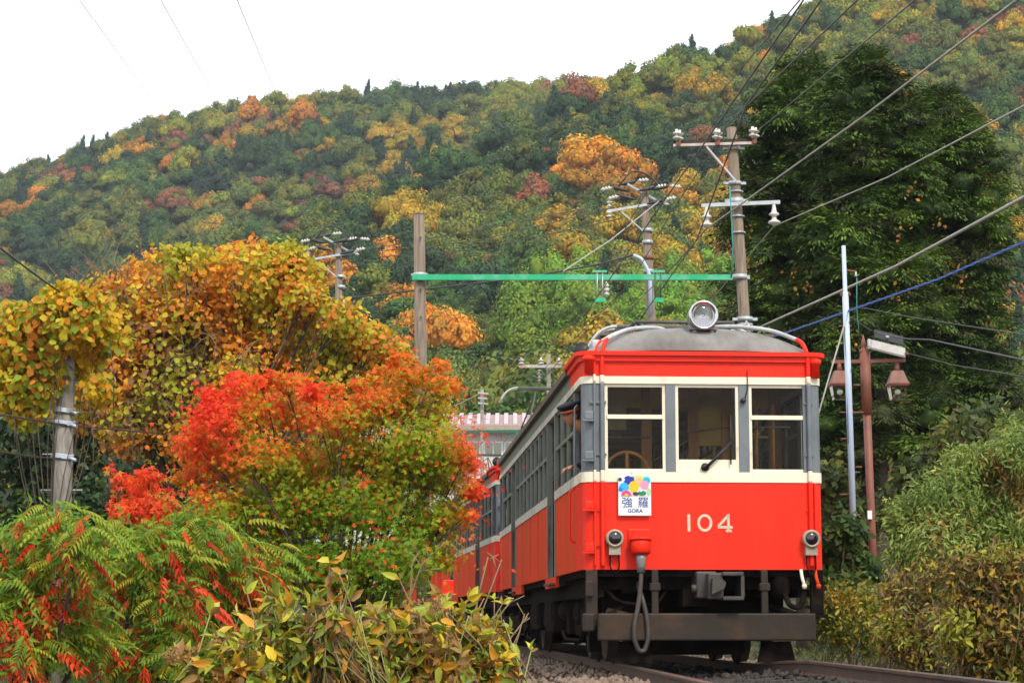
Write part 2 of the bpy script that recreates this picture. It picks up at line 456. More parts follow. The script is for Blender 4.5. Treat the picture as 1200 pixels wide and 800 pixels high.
def bent(pts, k=5):
    """rounds the corners of a polyline"""
    P = [Vector(p) for p in pts]; out = [P[0]]
    for i in range(1, len(P) - 1):
        a, b, c = P[i - 1], P[i], P[i + 1]
        la = min((b - a).length, (c - b).length) * .45
        p0 = b + (a - b).normalized() * la; p2 = b + (c - b).normalized() * la
        for j in range(k + 1):
            t = j / k; out.append(p0 * (1 - t) ** 2 + b * 2 * t * (1 - t) + p2 * t * t)
    out.append(P[-1]); return out
def zoned_tube(pts, r):
    """a pipe painted like the zone of the car front that it crosses: 0 red, 1 cream, 2 grey, 3 pale grey"""
    mb = MB(); cuts = []
    P = [Vector(p) for p in pts]
    dense = [P[0]]
    for a, b in zip(P, P[1:]):
        n = max(1, int((b - a).length / .02))
        for i in range(1, n + 1): dense.append(a.lerp(b, i / n))
    def zone(p):
        if p.z < 1.911: return 0
        if p.z < 2.018: return 1
        if p.z < 2.95: return 2
        if p.z < 3.027: return 1
        if p.y < .04 or p.z < 3.33: return 0
        return 3
    run = [dense[0]]; z = zone(dense[0])
    for p in dense[1:]:
        q = zone(p)
        run.append(p)
        if q != z:
            mb.tube(run, r, 10, z); run = [p]; z = q
    if len(run) > 1: mb.tube(run, r, 10, z)
    return mb
def window_part(parent, o, y_or_x, a0, a1, z0, z1, plane, mid=None, fr=.035, mats=('cream', 'glass'), depth=.04, foot=0.0, rails=1):
    """a framed window in a plane: plane 'y' = front/rear face at y=o, 'x' = side face at x=o"""
    mb = MB()
    def bx(u0, u1, w0, w1, d0=0, d1=depth):
        if plane == 'y': mb.box(u0, u1, o + d0, o + d1, w0, w1, 0)
        else: mb.box(o - d1 if o > 0 else o + d0, o - d0 if o > 0 else o + d1, u0, u1, w0, w1, 0)
    bx(a0, a0 + fr, z0, z1); bx(a1 - fr, a1, z0, z1)
    bx(a0 + fr, a1 - fr, z1 - fr, z1, .003, depth - .003); bx(a0 + fr, a1 - fr, z0, z0 + fr + foot, .003, depth - .003)
    if mid: bx(a0 + fr - .01, a1 - fr + .01, mid - .022, mid + .022, -.012, depth - .005)
    w = mb.build('window', mats[0], parent)
    spans = [(z0 + fr + foot, z1 - fr)] if not mid else [(z0 + fr, mid - .02), (mid + .02, z1 - fr)]
    for i, (w0, w1) in enumerate(spans):
        g = MB(); d = depth * .5
        if plane == 'y': g.box(a0 + fr - .01, a1 - fr + .01, o + d, o + d + .005, w0 - .01, w1 + .01)
        else:
            s_ = -1 if o > 0 else 1
            x0, x1 = sorted((o + s_ * d, o + s_ * (d + .005)))
            g.box(x0, x1, a0 + fr - .01, a1 - fr + .01, w0 - .01, w1 + .01)
        g.build('pane', mats[1], w)
    return w
GROOVES = [(3.35, 4.40), (10.50, 11.50)]
M['coupler_grime'] = mat('coupler_grime', (.062, .057, .052), .6, .2, col2=(.035, .028, .022), scale=9)
def build_bogie(car, yc, name='bogie'):
    b = MB()
    for s in (-1, 1):
        x = s * .98
        b.prism([(yc - 1.15, .52), (yc - 1.15, .62), (yc - .45, .62), (yc - .3, .42), (yc + .3, .42), (yc + .45, .62), (yc + 1.15, .62), (yc + 1.15, .52), (yc + .5, .5), (yc + .35, .3), (yc - .35, .3), (yc - .5, .5)], 'x', x - .05, x + .05)
        for q in (-.85, .85):
            b.box(x - .1, x + .1, yc + q - .14, yc + q + .14, .3, .62, c=.03)
            for e in (-.2, .2): b.lathe([(.06, 0), (.07, .03), (.05, .06), (.07, .09), (.05, .12), (.07, .15), (.06, .2)], (x + s * .02, yc + q + e, .62), n=8)
        b.box(x - .08, x + .1, yc - .28, yc + .28, .46, .80, c=.03)
        b.tube([(x + s * .12, yc - 1.3, .34), (x + s * .12, yc - .9, .25), (x + s * .12, yc + .9, .25), (x + s * .12, yc + 1.3, .34)], .022, 6)
        b.box(x - .06, x + .06, yc - 1.32, yc - 1.2, .12, .62, c=.01)
    b.box(-.95, .95, yc - .2, yc + .2, .4, .78, c=.03)
    for q in (-1.1, 1.1): b.box(-.95, .95, yc + q - .05, yc + q + .05, .5, .6)
    for q in (-.4, .4): b.lathe([(.24, 0), (.26, .05), (.26, .7), (.2, .8)], (-.4, yc + q, .42), (1, 0, 0), 14)
    bo = b.build(name, 'under', car)
    for q in (-.85, .85):
        for s in (-1, 1):
            w = MB()
            x = s * .745
            w.lathe([(.30, -.065), (.43, -.06), (.455, -.05), (.455, -.03), (.43, -.02), (.42, .065), (.36, .07), (.34, .03), (.12, .03), (.1, .09), (.02, .09)], (x, yc + q, .43), (s, 0, 0), 26)
            w.build('wheel', 'beam', bo)
        a = MB(); a.tube([(-.9, yc + q, .43), (.9, yc + q, .43)], .07, 10); a.build('axle', 'under', bo)
    return bo
def build_pantograph(car, yc, raised, front=-1):
    p = MB()
    for sx in (-1, 1):
        p.box(sx * .62 - .03, sx * .62 + .03, yc - .75, yc + .75, 3.66, 3.72)
    for q in (-.7, .7):
        p.box(-.66, .66, yc + q - .03, yc + q + .03, 3.655, 3.70)
    po = p.build('pantograph', 'steel', car)
    for sx in (-1, 1):
        for q in (-.6, .6):
            i = MB(); i.lathe([(.05, 0), (.07, .02), (.04, .04), (.07, .06), (.04, .08), (.07, .1), (.035, .13)], (sx * .62, yc + q, 3.575), n=10)
            i.build('insulator', 'porcelain', po)
    top = 4.95 if raised else 3.84
    a = MB()
    for sx in (-1, 1):
        if raised:
            kn = 4.25
            for e in (-1, 1):
                a.tube([(sx * .6, yc + e * .1, 3.72), (sx * .5, yc + e * .75, kn)], .022, 6)
                a.tube([(sx * .5, yc + e * .75, kn), (sx * .30, yc + e * .06, top - .06)], .016, 6)
        else:
            for e in (-1, 1):
                a.tube([(sx * .6, yc + e * .1, 3.74), (sx * .55, yc + e * .95, 3.79)], .024, 6)
                a.tube([(sx * .55, yc + e * .95, 3.79), (sx * .33, yc + e * .1, 3.83)], .018, 6)
    if raised:
        for e in (-1, 1):
            a.tube([(-.5, yc + e * .75, 4.25), (.5, yc + e * .75, 4.25)], .018, 6)
            a.tube([(-.5, yc + e * .75, 4.25), (.3, yc + e * .06, top - .06)], .01, 5)
            a.tube([(-.6, yc + e * .1, 3.72), (.5, yc + e * .75, 4.25)], .01, 5)
    else:
        for e in (-1, 1):
            a.tube([(-.55, yc + e * .95, 3.79), (.55, yc + e * .95, 3.79)], .02, 6)
            a.tube([(-.6, yc + e * .1, 3.76), (.55, yc + e * .9, 3.80)], .012, 5)
    a.build('pantograph_arm', 'steel', po)
    h = MB()
    for e in (-.11, .11):
        h.box(-.66, .66, yc + e - .025, yc + e + .025, top, top + .04, c=.008)
    h.build('contact_head', 'steel', po)
    for sx in (-1, 1):
        g = MB()
        for e in (-.11, .11):
            pts = [(sx * .64, yc + e, top + .02)] + [(sx * (.66 + .32 * math.sin(t)), yc + e, top + .02 - .30 * (1 - math.cos(t))) for t in np.linspace(.1, 1.45, 7)]
            g.tube(pts, .02, 7)
        g.tube([(sx * .97, yc - .11, top - .25), (sx * .97, yc + .11, top - .25)], .018, 6)
        g.build('contact_horn', 'pipe', po)
    return po
def seg_bounds(y0, y1, n):
    w = (y1 - y0) / n
    return [(y0 + i * w, y0 + (i + 1) * w) for i in range(n)]
def make_car(name, label, loc, head, number, raised, front_detail=True):
    car = thing(name, label, 'railcar', loc, -head, 'red railcars of the mountain train')
    car.location = loc
    L = CAR_L
    # --- lower body
    path = corner_path(.75)
    MB().wall(path, 1.0, 1.911, .05).build('front_panel', 'red', car)
    MB().wall([(-p[0], L - p[1]) for p in path], 1.0, 1.911, .05).build('rear_panel', 'red', car)
    MB().wall(path, 1.911, 2.018, .06, out=.012).build('waist_band', 'cream', car)
    MB().wall([(-p[0], L - p[1]) for p in path], 1.911, 2.018, .06, out=.012).build('waist_band', 'cream', car)
    MB().wall(path, 2.95, 3.027, .06, out=.012).build('upper_band', 'cream', car)
    MB().wall([(-p[0], L - p[1]) for p in path], 2.95, 3.027, .06, out=.012).build('upper_band', 'cream', car)
    p14 = corner_path(1.3)
    MB().wall(p14, 3.027, 3.187, .05).build('front_fascia', 'red', car)
    MB().wall([(-p[0], L - p[1]) for p in corner_path(.4)], 3.027, 3.187, .05).build('rear_fascia', 'red', car)
    MB().wall(p14, 3.187, 3.245, .08, out=.035).wall(p14, 3.245, 3.29, .10, out=.07).build('cornice', 'red', car)
    MB().wall([(-p[0], L - p[1]) for p in corner_path(.4)], 3.187, 3.285, .10, out=.06).build('cornice', 'red', car)
    for s in (-1, 1):
        x = s * HW
        def strip(nm, y0, y1, z0, z1, m, t=.05, out=0.0):
            mb = MB(); xa, xb = sorted((x + s * out, x + s * (out - t)))
            mb.box(xa, xb, y0, y1, z0, z1); return mb.build(nm, m, car)
        strip('side_fascia', 1.3, L - .4, 3.027, 3.187, 'fascia')
        strip('gutter', 1.3, L - .4, 3.187, 3.26, 'gutter', .12, .06)
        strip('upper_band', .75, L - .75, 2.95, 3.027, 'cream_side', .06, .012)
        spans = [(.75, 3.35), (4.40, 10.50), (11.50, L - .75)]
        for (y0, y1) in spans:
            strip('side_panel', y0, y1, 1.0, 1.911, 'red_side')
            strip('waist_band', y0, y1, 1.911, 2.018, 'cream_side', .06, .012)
            # riveted joint strips on the panel
            n = max(1, int((y1 - y0) / 1.5))
            for k in range(1, n):
                yy = y0 + (y1 - y0) * k / n
                strip('joint_strip', yy - .02, yy + .02, 1.0, 1.908, 'red_side', .01, .006)
        for (y0, y1) in [(3.28, 4.9), (9.3, 11.57)]:
            strip('step_skirt', y0, y1, .87, .997, 'red_side', .04, -.002)
        for (y0, y1) in [(3.35, 4.40), (10.50, 11.50)]:
            strip('door_step', y0 + .02, y1 - .02, .90, .925, 'steel', .2, .06)
            # recessed sliding door
            d = MB(); xi = x - s * .075
            xa, xb = sorted((xi, xi - s * .035))
            d.box(xa, xb, y0, y1, .93, 1.95); d.box(xa, xb, y0, y0 + .16, 1.95, 2.94); d.box(xa, xb, y1 - .16, y1, 1.95, 2.94)
            d.box(xa, xb, y0 + .16, y1 - .16, 2.80, 2.94)
            do = d.build('door', 'grey_side', car)
            g = MB(); g.box(min(xi - s * .015, xi - s * .02), max(xi - s * .015, xi - s * .02), y0 + .15, y1 - .15, 1.94, 2.81)
            g.build('pane', 'glass_side', do)
            hh = MB(); hh.tube([(xi + s * .03, y0 + .1, 1.75), (xi + s * .03, y0 + .1, 2.1)], .012, 6); hh.build('door_handle', 'steel', do)
            for yy in (y0 - .05, y1 + .05):
                strip('door_pillar', yy - .05, yy + .05, 1.0, 2.95, 'red_side' if False else 'grey_side', .07, .008)
        # window bays
        bays = [(.95, 3.30, 3), (4.45, 10.45, 8), (11.55, L - .95, 2)]
        for (y0, y1, n) in bays:
            for (a, b) in seg_bounds(y0, y1, n):
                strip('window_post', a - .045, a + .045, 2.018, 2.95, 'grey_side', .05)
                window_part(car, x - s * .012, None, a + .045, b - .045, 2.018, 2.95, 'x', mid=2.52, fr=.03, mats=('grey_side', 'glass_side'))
            strip('window_post', y1 - .045, y1 + .045, 2.018, 2.95, 'grey_side', .05)
    # cab side opening between the corner post and the first post (left side has its window slid down)
    for s in (-1, 1):
        for yy in ((.82, .88), (L - .88, L - .82)):
            MB().box(*sorted((s * HW, s * (HW - .05))), yy[0], yy[1], 2.018, 2.95).build('cab_post', 'grey', car)
        mb = MB(); mb.box(*sorted((s * (HW + .012), s * (HW - .05))), .13, .82, 2.018, 2.045); mb.build('cab_window_sill', 'steel', car)
        gh = MB(); gh.tube(bent([(s * (HW + .015), .66, 1.30), (s * (HW + .07), .66, 1.33), (s * (HW + .07), .66, 1.85), (s * (HW + .015), .66, 1.88)]), .013, 7)
        gh.build('grab_handle', 'red', car)
        if s < 0:
            gh = MB(); gh.tube(bent([(s * (HW + .015), .30, 2.05), (s * (HW + .05), .30, 2.08), (s * (HW + .05), .30, 2.72), (s * (HW + .015), .30, 2.75)]), .011, 7)
            gh.build('grab_handle', 'grey', car)
    # corner and front posts
    for (yf, sg) in ((0, 1), (L, -1)):
        def Yb(a, b): return sorted((yf + sg * a, yf + sg * b))
        for s in (-1, 1):
            pp = [(HW, .13)] + corner_path(.13)[1:6] + [(HW - .20, 0)]
            pth = [(p[0], p[1]) for p in pp]
            if s == 1: q = [(p[0], yf + sg * p[1]) for p in pth]
            else: q = [(-p[0], yf + sg * p[1]) for p in pth][::-1]
            if sg < 0: q = q[::-1]
            MB().wall(q, 2.018, 2.95, .05).build('corner_post', 'grey', car)
        for (a, b) in ((-1.075, -1.035), (-.39, -.285), (.39, .50), (1.075, 1.12)):
            ya, yb = Yb(-.004, .06)
            MB().box(a, b, ya, yb, 2.018, 2.95, c=.006).build('window_post', 'grey', car)
        bars = [(-1.035, -.39, 2.02, 2.948, 2.60, 0), (-.285, .39, 2.02, 2.948, None, .10), (.50, 1.115, 2.02, 2.948, 2.60, 0)]
        for (a, b, z0, z1, mid, foot) in bars:
            if sg > 0:
                window_part(car, .012, None, a, b, z0, z1, 'y', mid=mid, foot=foot, fr=.032, depth=.04)
            else:
                window_part(car, L - .052, None, a, b, z0, z1, 'y', mid=mid, foot=foot, fr=.032, depth=.04)
    # --- roof: a canvas-covered dome with rounded ends
    R = MB(); nx, ys = 24, [0, .015, .05, .11, .2, .32, .46, .62, .8, 1.2, 2.5, 4, 6, 8, 10, 12.4, L - 1.2, L - .8, L - .62, L - .46, L - .32, L - .2, L - .11, L - .05, L - .015, L]
    vs = []
    for y in ys:
        e = min(y, L - y); k = math.sqrt(max(0, 1 - (1 - min(1, e / .55)) ** 2))
        for i in range(nx + 1):
            a = -1 + 2 * i / nx; a = math.sin(a * PI / 2)
            hwx = (HW + .0) * (0.90 + .10 * k)
            z = 3.275 + .345 * (1 - abs(a) ** 2.7) ** .85 * (0.10 + .90 * k)
            vs.append((a * hwx, y, z))
    fs = [(j * (nx + 1) + i, j * (nx + 1) + i + 1, (j + 1) * (nx + 1) + i + 1, (j + 1) * (nx + 1) + i) for j in range(len(ys) - 1) for i in range(nx)]
    R.add(vs, fs, 0, True)
    R.build('roof', 'roof', car)
    MB().box(-HW + .02, HW - .02, .02, L - .02, 3.19, 3.27).build('ceiling', 'ceiling', car)
    # --- interior
    for k in range(9):
        MB().box(-1.1, 1.1, 2.3 + k * 1.25, 2.36 + k * 1.25, 3.155, 3.192).build('ceiling_batten', 'wood', car)
    for k in range(5):
        b = MB(); b.lathe([(.10, 0), (.11, .02), (.09, .06), (.05, .09)], (0, 2.9 + k * 2.5, 3.19), (0, 0, -1), 14); b.build('ceiling_lamp', 'cream', car)
    for s in (-1, 1):
        b = MB()
        for dz in (0, .05): b.tube([(s * (.98 + dz), 2.0, 2.62 + dz), (s * (.98 + dz), 12.9, 2.62 + dz)], .014, 6)
        for k in range(8): b.box(*sorted((s * 1.24, s * .97)), 2.4 + k * 1.4, 2.44 + k * 1.4, 2.60, 2.63)
        b.build('luggage_rack', 'brass', car)
    MB().box(-HW + .06, HW - .06, .06, L - .06, .93, 1.0).build('floor', 'under', car)
    for yy in (1.75, L - 1.75):
        b = MB()
        for (a, c) in ((-1.2, -1.05), (-.42, -.30), (.12, .24), (.5, .62), (1.05, 1.2)):
            b.box(a, c, yy, yy + .05, 1.0, 3.18, 0, c=.01)
        for (a, c) in ((-1.05, -.42), (-.30, .12), (.62, 1.05)): b.box(a, c, yy + .005, yy + .045, 1.0, 2.0, 1)
        b.box(-1.05, 1.05, yy + .005, yy + .045, 2.88, 3.18, 1)
        b.box(.24, .5, yy + .005, yy + .045, 2.45, 3.0, 1)
        b.build('partition', ['wood', 'cabin'], car)
    for s in (-1, 1):
        for (y0, y1) in ((4.5, 10.4), (11.6, 13.0), (2.0, 3.2)):
            b = MB(); b.box(*sorted((s * 1.2, s * .78)), y0, y1, 1.0, 1.42, c=.03); b.box(*sorted((s * 1.2, s * 1.08)), y0, y1, 1.42, 1.95, c=.03)
            b.build('bench_seat', 'seat', car)
        b = MB(); b.tube([(s * .82, 2.2, 2.92), (s * .82, 12.8, 2.92)], .016, 7)
        for k in range(9): b.tube([(s * .82, 2.6 + k * 1.2, 2.92), (s * .82, 2.6 + k * 1.2, 3.2)], .01, 5)
        b.build('grab_rail', 'brass', car)
        b = MB()
        for k in range(22):
            yy = 2.5 + k * .47
            b.tube([(s * .82, yy, 2.91), (s * .80, yy, 2.72)], .008, 4)
            ring = [(s * .80 + .0, yy + .055 * math.cos(t), 2.67 + .055 * math.sin(t)) for t in np.linspace(0, 2 * PI, 9)]
            b.tube(ring, .009, 4, cap=False)
        b.build('strap', 'cream', car)['kind'] = 'stuff'
    for (xx, yy) in ((.80, 1.2), (.95, 1.0), (1.02, 2.4), (.55, 2.6)):
        b = MB(); b.tube([(xx, yy, 1.9), (xx, yy, 2.85)], .017, 7); b.build('grab_pole', 'wood_orange', car)
    b = MB(); b.box(-.80, -.60, 1.70, 1.74, 2.62, 2.93); b.build('notice_board', 'beige', car)
    b = MB(); b.tube([(1.05, .55, 2.55), (.4, .5, 2.55), (-.1, .5, 2.48)], .01, 5); b.tube([(-1.1, .45, 2.42), (-.5, .45, 2.42)], .01, 5)
    b.box(.46, .52, .9, .96, 1.9, 2.9); b.build('cab_bar', 'steel', car)
    # hand brake wheel
    w = MB(); c = Vector((-.76, .33, 2.02)); rr = .235
    w.tube([(c.x + rr * math.cos(t), c.y + .02 * math.sin(t), c.z + rr * math.sin(t)) for t in np.linspace(0, 2 * PI, 33)], .019, 8, cap=False)
    for t in (90, 210, 330):
        t = math.radians(t); w.tube([(c.x, c.y, c.z), (c.x + rr * math.cos(t), c.y, c.z + rr * math.sin(t))], [.024, .018], 7)
    w.lathe([(.04, -.03), (.045, 0), (.03, .04)], c, (0, 1, 0), 10)
    w.build('brake_wheel', 'wood_orange', car)
    # --- underframe
    u = MB()
    u.box(-1.12, 1.12, .22, L - .22, .80, .93)
    u.box(-1.15, -1.03, .2, L - .2, .72, .80); u.box(1.03, 1.15, .2, L - .2, .72, .80)
    u.box(-.22, .22, .05, L - .05, .62, .8)
    for yy in (.75, L - .85): u.box(-.98, .98, yy, yy + .1, .30, .82)  # added dark panels, blocking the light behind the bumper beam
    for yy in (1.35, L - 1.55): u.box(-.66, .66, yy, yy + .2, .10, .5)  # added low dark boxes, keeping the gap between the wheels black
    u.build('underframe', 'under', car)
    for (y0, y1, x0, x1, z0) in ((5.2, 6.4, -1.15, -.5, .32), (6.6, 7.3, -1.1, -.4, .38), (7.6, 9.0, -1.15, -.55, .34), (5.4, 7.6, .45, 1.15, .34), (7.9, 9.2, .5, 1.15, .36), (1.35, 1.75, -1.12, -.85, .42)):
        b = MB(); b.box(x0, x1, y0, y1, z0, .78, c=.03)
        for k in range(3): b.box(x0 - .012, x0 + .02, y0 + .1 + k * (y1 - y0 - .2) / 3, y0 + .06 + (k + 1) * (y1 - y0 - .2) / 3, z0 + .08, .7)
        b.build('equipment_box', 'under', car)
    b = MB(); b.lathe([(.02, 0), (.17, .03), (.19, .1), (.19, 1.0), (.17, 1.07), (.02, 1.1)], (-.72, 9.3, .55), (0, 1, 0), 14); b.build('air_tank', 'under', car); b = MB()
    b.lathe([(.02, 0), (.13, .03), (.15, .1), (.15, .7), (.13, .77), (.02, .8)], (-.95, 4.3, .6), (0, 1, 0), 14)
    b.build('air_tank', 'under', car)
    build_bogie(car, 3.0); build_bogie(car, L - 3.0)
    # --- roof equipment
    for xx in (-.80, .80):
        b = MB()
        for k in range(3):
            b.box(xx - .17 + k * .12, xx - .07 + k * .12, .95, 3.6, 3.600, 3.63)
        for yy in (1.1, 2.2, 3.3): b.box(xx - .2, xx + .2, yy, yy + .06, 3.46, 3.598)
        b.build('walkway_board', 'gutter', car)
    build_pantograph(car, 2.15, raised)
    for k in range(4):
        b = MB(); b.lathe([(.11, 0), (.12, .05), (.20, .08), (.20, .12), (.12, .17), (.02, .19)], (0, 5.2 + k * 2.2, 3.53), n=14)
        b.build('roof_ventilator', 'steel', car)
    b = MB(); b.lathe([(.03, 0), (.045, .10), (.085, .18), (.09, .20)], (-1.06, 1.2, 3.43), (-.7, -1, .1), 14)
    b.tube([(-1.06, 1.2, 3.32), (-1.06, 1.2, 3.43)], .02, 6); b.build('roof_horn', 'black', car)
    b = MB(); b.box(-1.06, -.90, 1.0, 1.35, 3.42, 3.56, c=.03); b.build('roof_box', 'pipe', car)
    # headlight
    h = MB(); hc = Vector((.045, .12, 3.705))
    h.lathe([(.05, .36), (.11, .32), (.145, .22), (.152, .08), (.152, .0), (.128, -.004), (.118, .03)], hc, (0, 1, 0), 28)
    for sx in (-.09, .10): h.box(.045 + sx - .02, .045 + sx + .02, .16, .34, 3.44, 3.60)
    h.box(-.10, .2, .14, .36, 3.55, 3.60, c=.01)
    h.tube([(-.12, .2, 3.50), (.2, .2, 3.50)], .012, 6)
    hl = h.build('headlight', 'lamp_grey', car)
    r = MB(); r.lathe([(.154, 0), (.160, -.02), (.157, -.04), (.128, -.035), (.122, .0)], hc, (0, 1, 0), 32); r.build('lamp_ring', 'chrome', hl)
    r = MB(); r.lathe([(.02, .14), (.05, .12), (.085, .08), (.105, .03), (.118, .0)], hc, (0, 1, 0), 28)
    r.lathe([(.001, .02), (.02, .03), (.026, .05), (.02, .08), (.008, .09)], hc, (0, 1, 0), 10); r.build('reflector', 'reflector', hl)
    r = MB(); r.lathe([(.12, -.006), (.08, -.018), (.03, -.024), (.001, -.025)], hc, (0, 1, 0), 28); r.build('lamp_lens', 'lamp_glass', hl)
    MB().lathe([(.038, .1), (.036, .02), (.033, -.002)], hc + Vector((0, 0, -.0)), (0, 1, 0), 12).build('bulb', 'chrome', hl)
    # --- front fittings
    for pts, rad in (([(-1.145, -.03, 1.03), (-1.145, -.03, 3.22), (-1.11, .0, 3.38), (-.84, .27, 3.56), (-.48, .6, 3.62), (-.2, 1.2, 3.62)], .013),
                     ([(-1.065, -.035, 1.03), (-1.065, -.035, 3.25), (-1.03, .01, 3.41), (-.75, .32, 3.585), (-.36, .6, 3.645), (-.1, 1.2, 3.62)], .023),
                     ([(1.135, -.035, 1.03), (1.135, -.035, 3.25), (1.09, .01, 3.41), (.80, .25, 3.575), (.45, .42, 3.635), (.20, .5, 3.635), (.14, .7, 3.58)], .024),
                     ([(1.185, -.02, 1.0), (1.185, -.02, 1.905)], .012)):
        zoned_tube(bent(pts), rad).build('conduit_pipe', ['red', 'cream', 'grey', 'pipe'], car)
    b = MB(); b.lathe([(.06, 0), (.075, .02), (.075, .05), (.05, .06), (.05, .18)], (-1.20, -.02, 3.24), (0, 0, -1), 12); b.build('gutter_outlet', 'red', car); b = MB(); b.lathe([(.05, 0), (.062, .02), (.062, .05), (.045, .06), (.045, .2)], (1.215, -.015, 3.22), (0, 0, -1), 12)
    b.build('gutter_outlet', 'red', car)
    for (z, m) in ((2.62, 'grey'), (2.20, 'grey'), (1.68, 'red'), (1.24, 'red')):
        b = MB(); b.box(-1.25, -1.16, -.05, -.0, z - .05, z + .03, c=.006); b.box(-1.28, -1.16, -.07, -.01, z - .075, z - .055); b.build('hinge_bracket', m, car)
    for xx in (-1.145, -1.065, 1.135):
        for z in (1.25, 1.62, 2.2, 2.75):
            b = MB(); b.box(xx - .045, xx + .045, -.02, .005, z - .012, z + .012); b.build('pipe_clip', 'red' if z < 1.9 else 'grey', car)
    for xx in (-.947, 1.124):
        b = MB(); b.lathe([(.075, .0), (.092, -.03), (.095, -.09), (.088, -.11), (.07, -.112), (.066, -.10)], (xx, 0, 1.32), (0, 1, 0), 22)
        b.prism([(xx - .062, 1.15), (xx + .062, 1.15), (xx + .058, 1.25), (xx - .058, 1.25)], 'y', -.085, 0)
        tl = b.build('tail_lamp', 'beige', car)
        b = MB(); b.ball((xx, -.096, 1.32), .069, sub=3, sc=(1, .42, 1)); b.build('lamp_lens', 'dark_lens', tl)
        b = MB(); b.tube(bent([(xx - .045, -.04, 1.15), (xx - .05, -.05, 1.02), (xx + .01, -.06, .93), (xx + .05, -.05, 1.02), (xx + .045, -.04, 1.15)]), .008, 5); b.build('lamp_cable', 'under', tl)
    # jumper socket and hanging cable
    b = MB(); b.box(-.80, -.56, -.03, -.0, 1.21, 1.42, c=.008)
    b.prism([(-.745, 1.40), (-.61, 1.40), (-.575, 1.30), (-.785, 1.30)], 'y', -.10, -.03)
    js = b.build('jumper_socket', 'red', car)
    b = MB(); b.lathe([(.10, 0), (.105, .03), (.105, .13), (.08, .15)], (-.68, -.10, 1.30), (0, -.12, -1), 18); b.lathe([(.118, 0), (.118, .022)], (-.68, -.10, 1.315), (0, -.12, -1), 18)
    b.build('socket_cap', 'red', js)
    b = MB(); b.lathe([(.05, 0), (.058, .05), (.045, .12), (.045, .19)], (-.68, -.125, 1.155), (0, 0, -1), 12); b.build('plug', 'lamp_grey', js)
    b = MB()
    hp = [(-.68, -.125, 1.02), (-.685, -.15, .86), (-.72, -.19, .62), (-.77, -.22, .42), (-.765, -.22, .26), (-.72, -.21, .16), (-.665, -.2, .16), (-.62, -.2, .28), (-.625, -.19, .48), (-.67, -.17, .68), (-.70, -.1, .8), (-.68, .1, .86)]
    b.tube(bent(hp, 4), .025, 10); b.build('jumper_cable', 'rubber', js)
    # coupler
    b = MB(); b.box(-.10, .12, -.10, .3, .70, .98, c=.02); b.box(.14, .36, -.32, .1, .68, .72, c=.008); b.box(.14, .36, -.32, .1, .93, .97, c=.008); b.box(.33, .365, -.32, .1, .72, .93); b.box(.0, .16, -.25, .3, .69, .96, c=.015)
    b.prism([(.02, .74), (.15, .80), (.17, .86), (.10, .92), (.03, .90)], 'y', -.36, -.25)
    b.lathe([(.04, 0), (.045, .02), (.045, .05)], (-.10, -.1, .80), (-1, 0, 0), 12)
    b.build('coupler', 'coupler_grime', car)
    # bumper beam on its hangers
    b = MB(); b.box(-1.13, 1.138, -.16, -.02, .267, .549, c=.018); bb = b.build('bumper_beam', 'beam', car)
    for xx in (-.53, .62, .67):
        if xx == .67: continue
        b = MB(); b.box(xx - .035, xx + .035, -.09, -.03, .545, 1.0, c=.008); b.box(xx - .055, xx + .055, -.105, -.02, .78, .86, c=.008); b.build('beam_hanger', 'beam', bb)
    for sx in (-1, 1):
        b = MB(); b.tube([(sx * 1.02, -.02, .5), (sx * .6, .8, .72)], .045, 8); b.build('beam_brace', 'under', bb)
    b = MB(); b.box(1.13, 1.26, -.0, .10, .54, 1.0, c=.01); b.box(1.08, 1.28, -.08, .12, .50, .54); b.build('step_iron', 'under', car)
    b = MB(); b.box(-1.24, -1.12, .0, .07, .42, 1.0, c=.01); b.box(-1.27, -1.15, -.02, .14, .36, .55, c=.02); b.box(-1.25, -1.17, -.06, .0, .72, .88, c=.01); b.build('step_iron', 'beam', car)
    for xx, m in ((1.02, 'cream'), (1.17, 'red_side')):
        b = MB(); b.tube(bent([(xx, -.02, 1.0), (xx, -.06, .92), (xx + .02, -.08, .84)]), .018, 8); b.lathe([(.02, 0), (.028, .02), (.02, .05)], (xx + .02, -.08, .85), (0, 0, -1), 8, ); b.build('brake_cock', m, car)
    b = MB(); b.tube(bent([(.85, .1, .78), (.9, 0, .62), (1.0, -.02, .60), (1.08, .1, .76)]), .03, 7); b.build('brake_hose', 'under', car); b = MB(); b.tube(bent([(-.35, .3, .8), (-.5, .1, .62), (-.9, .1, .66), (-1.0, .3, .8)]), .02, 6)
    b.build('brake_hose', 'under', car); b = MB(); b.lathe([(.07, 0), (.1, .04), (.1, .2), (.05, .26)], (.83, .15, .96), (0, 0, -1), 12); b.build('air_valve', 'under', car)
    b = MB(); b.box(-.84, -.66, .25, .5, .76, .90, c=.02); b.build('drip_box', 'under', car); b = MB(); b.tube([(-1.0, .2, .55), (-.8, .1, .50), (-.72, .3, .42)], .06, 8); b.build('sand_pipe', 'beam', car); b = MB()
    b.prism([(-.95, .04), (-.55, .04), (-.6, .26), (-.9, .26)], 'y', .0, .05); b.build('rail_guard', 'under', car); b = MB(); b.prism([(.55, .04), (.95, .04), (.9, .26), (.6, .26)], 'y', .0, .05)
    b.build('rail_guard', 'under', car)
    # wiper
    b = MB(); b.tube([(.02, -.03, 2.065), (.09, -.035, 2.13), (.30, -.035, 2.34)], .012, 6); b.tube([(.035, -.03, 2.055), (.31, -.035, 2.33)], .008, 5)
    b.tube([(.295, -.02, 2.10), (.30, -.02, 2.62)], .008, 5); b.lathe([(.04, 0), (.045, .03)], (.02, .0, 2.07), (0, -1, 0), 10); b.build('wiper', 'black', car)
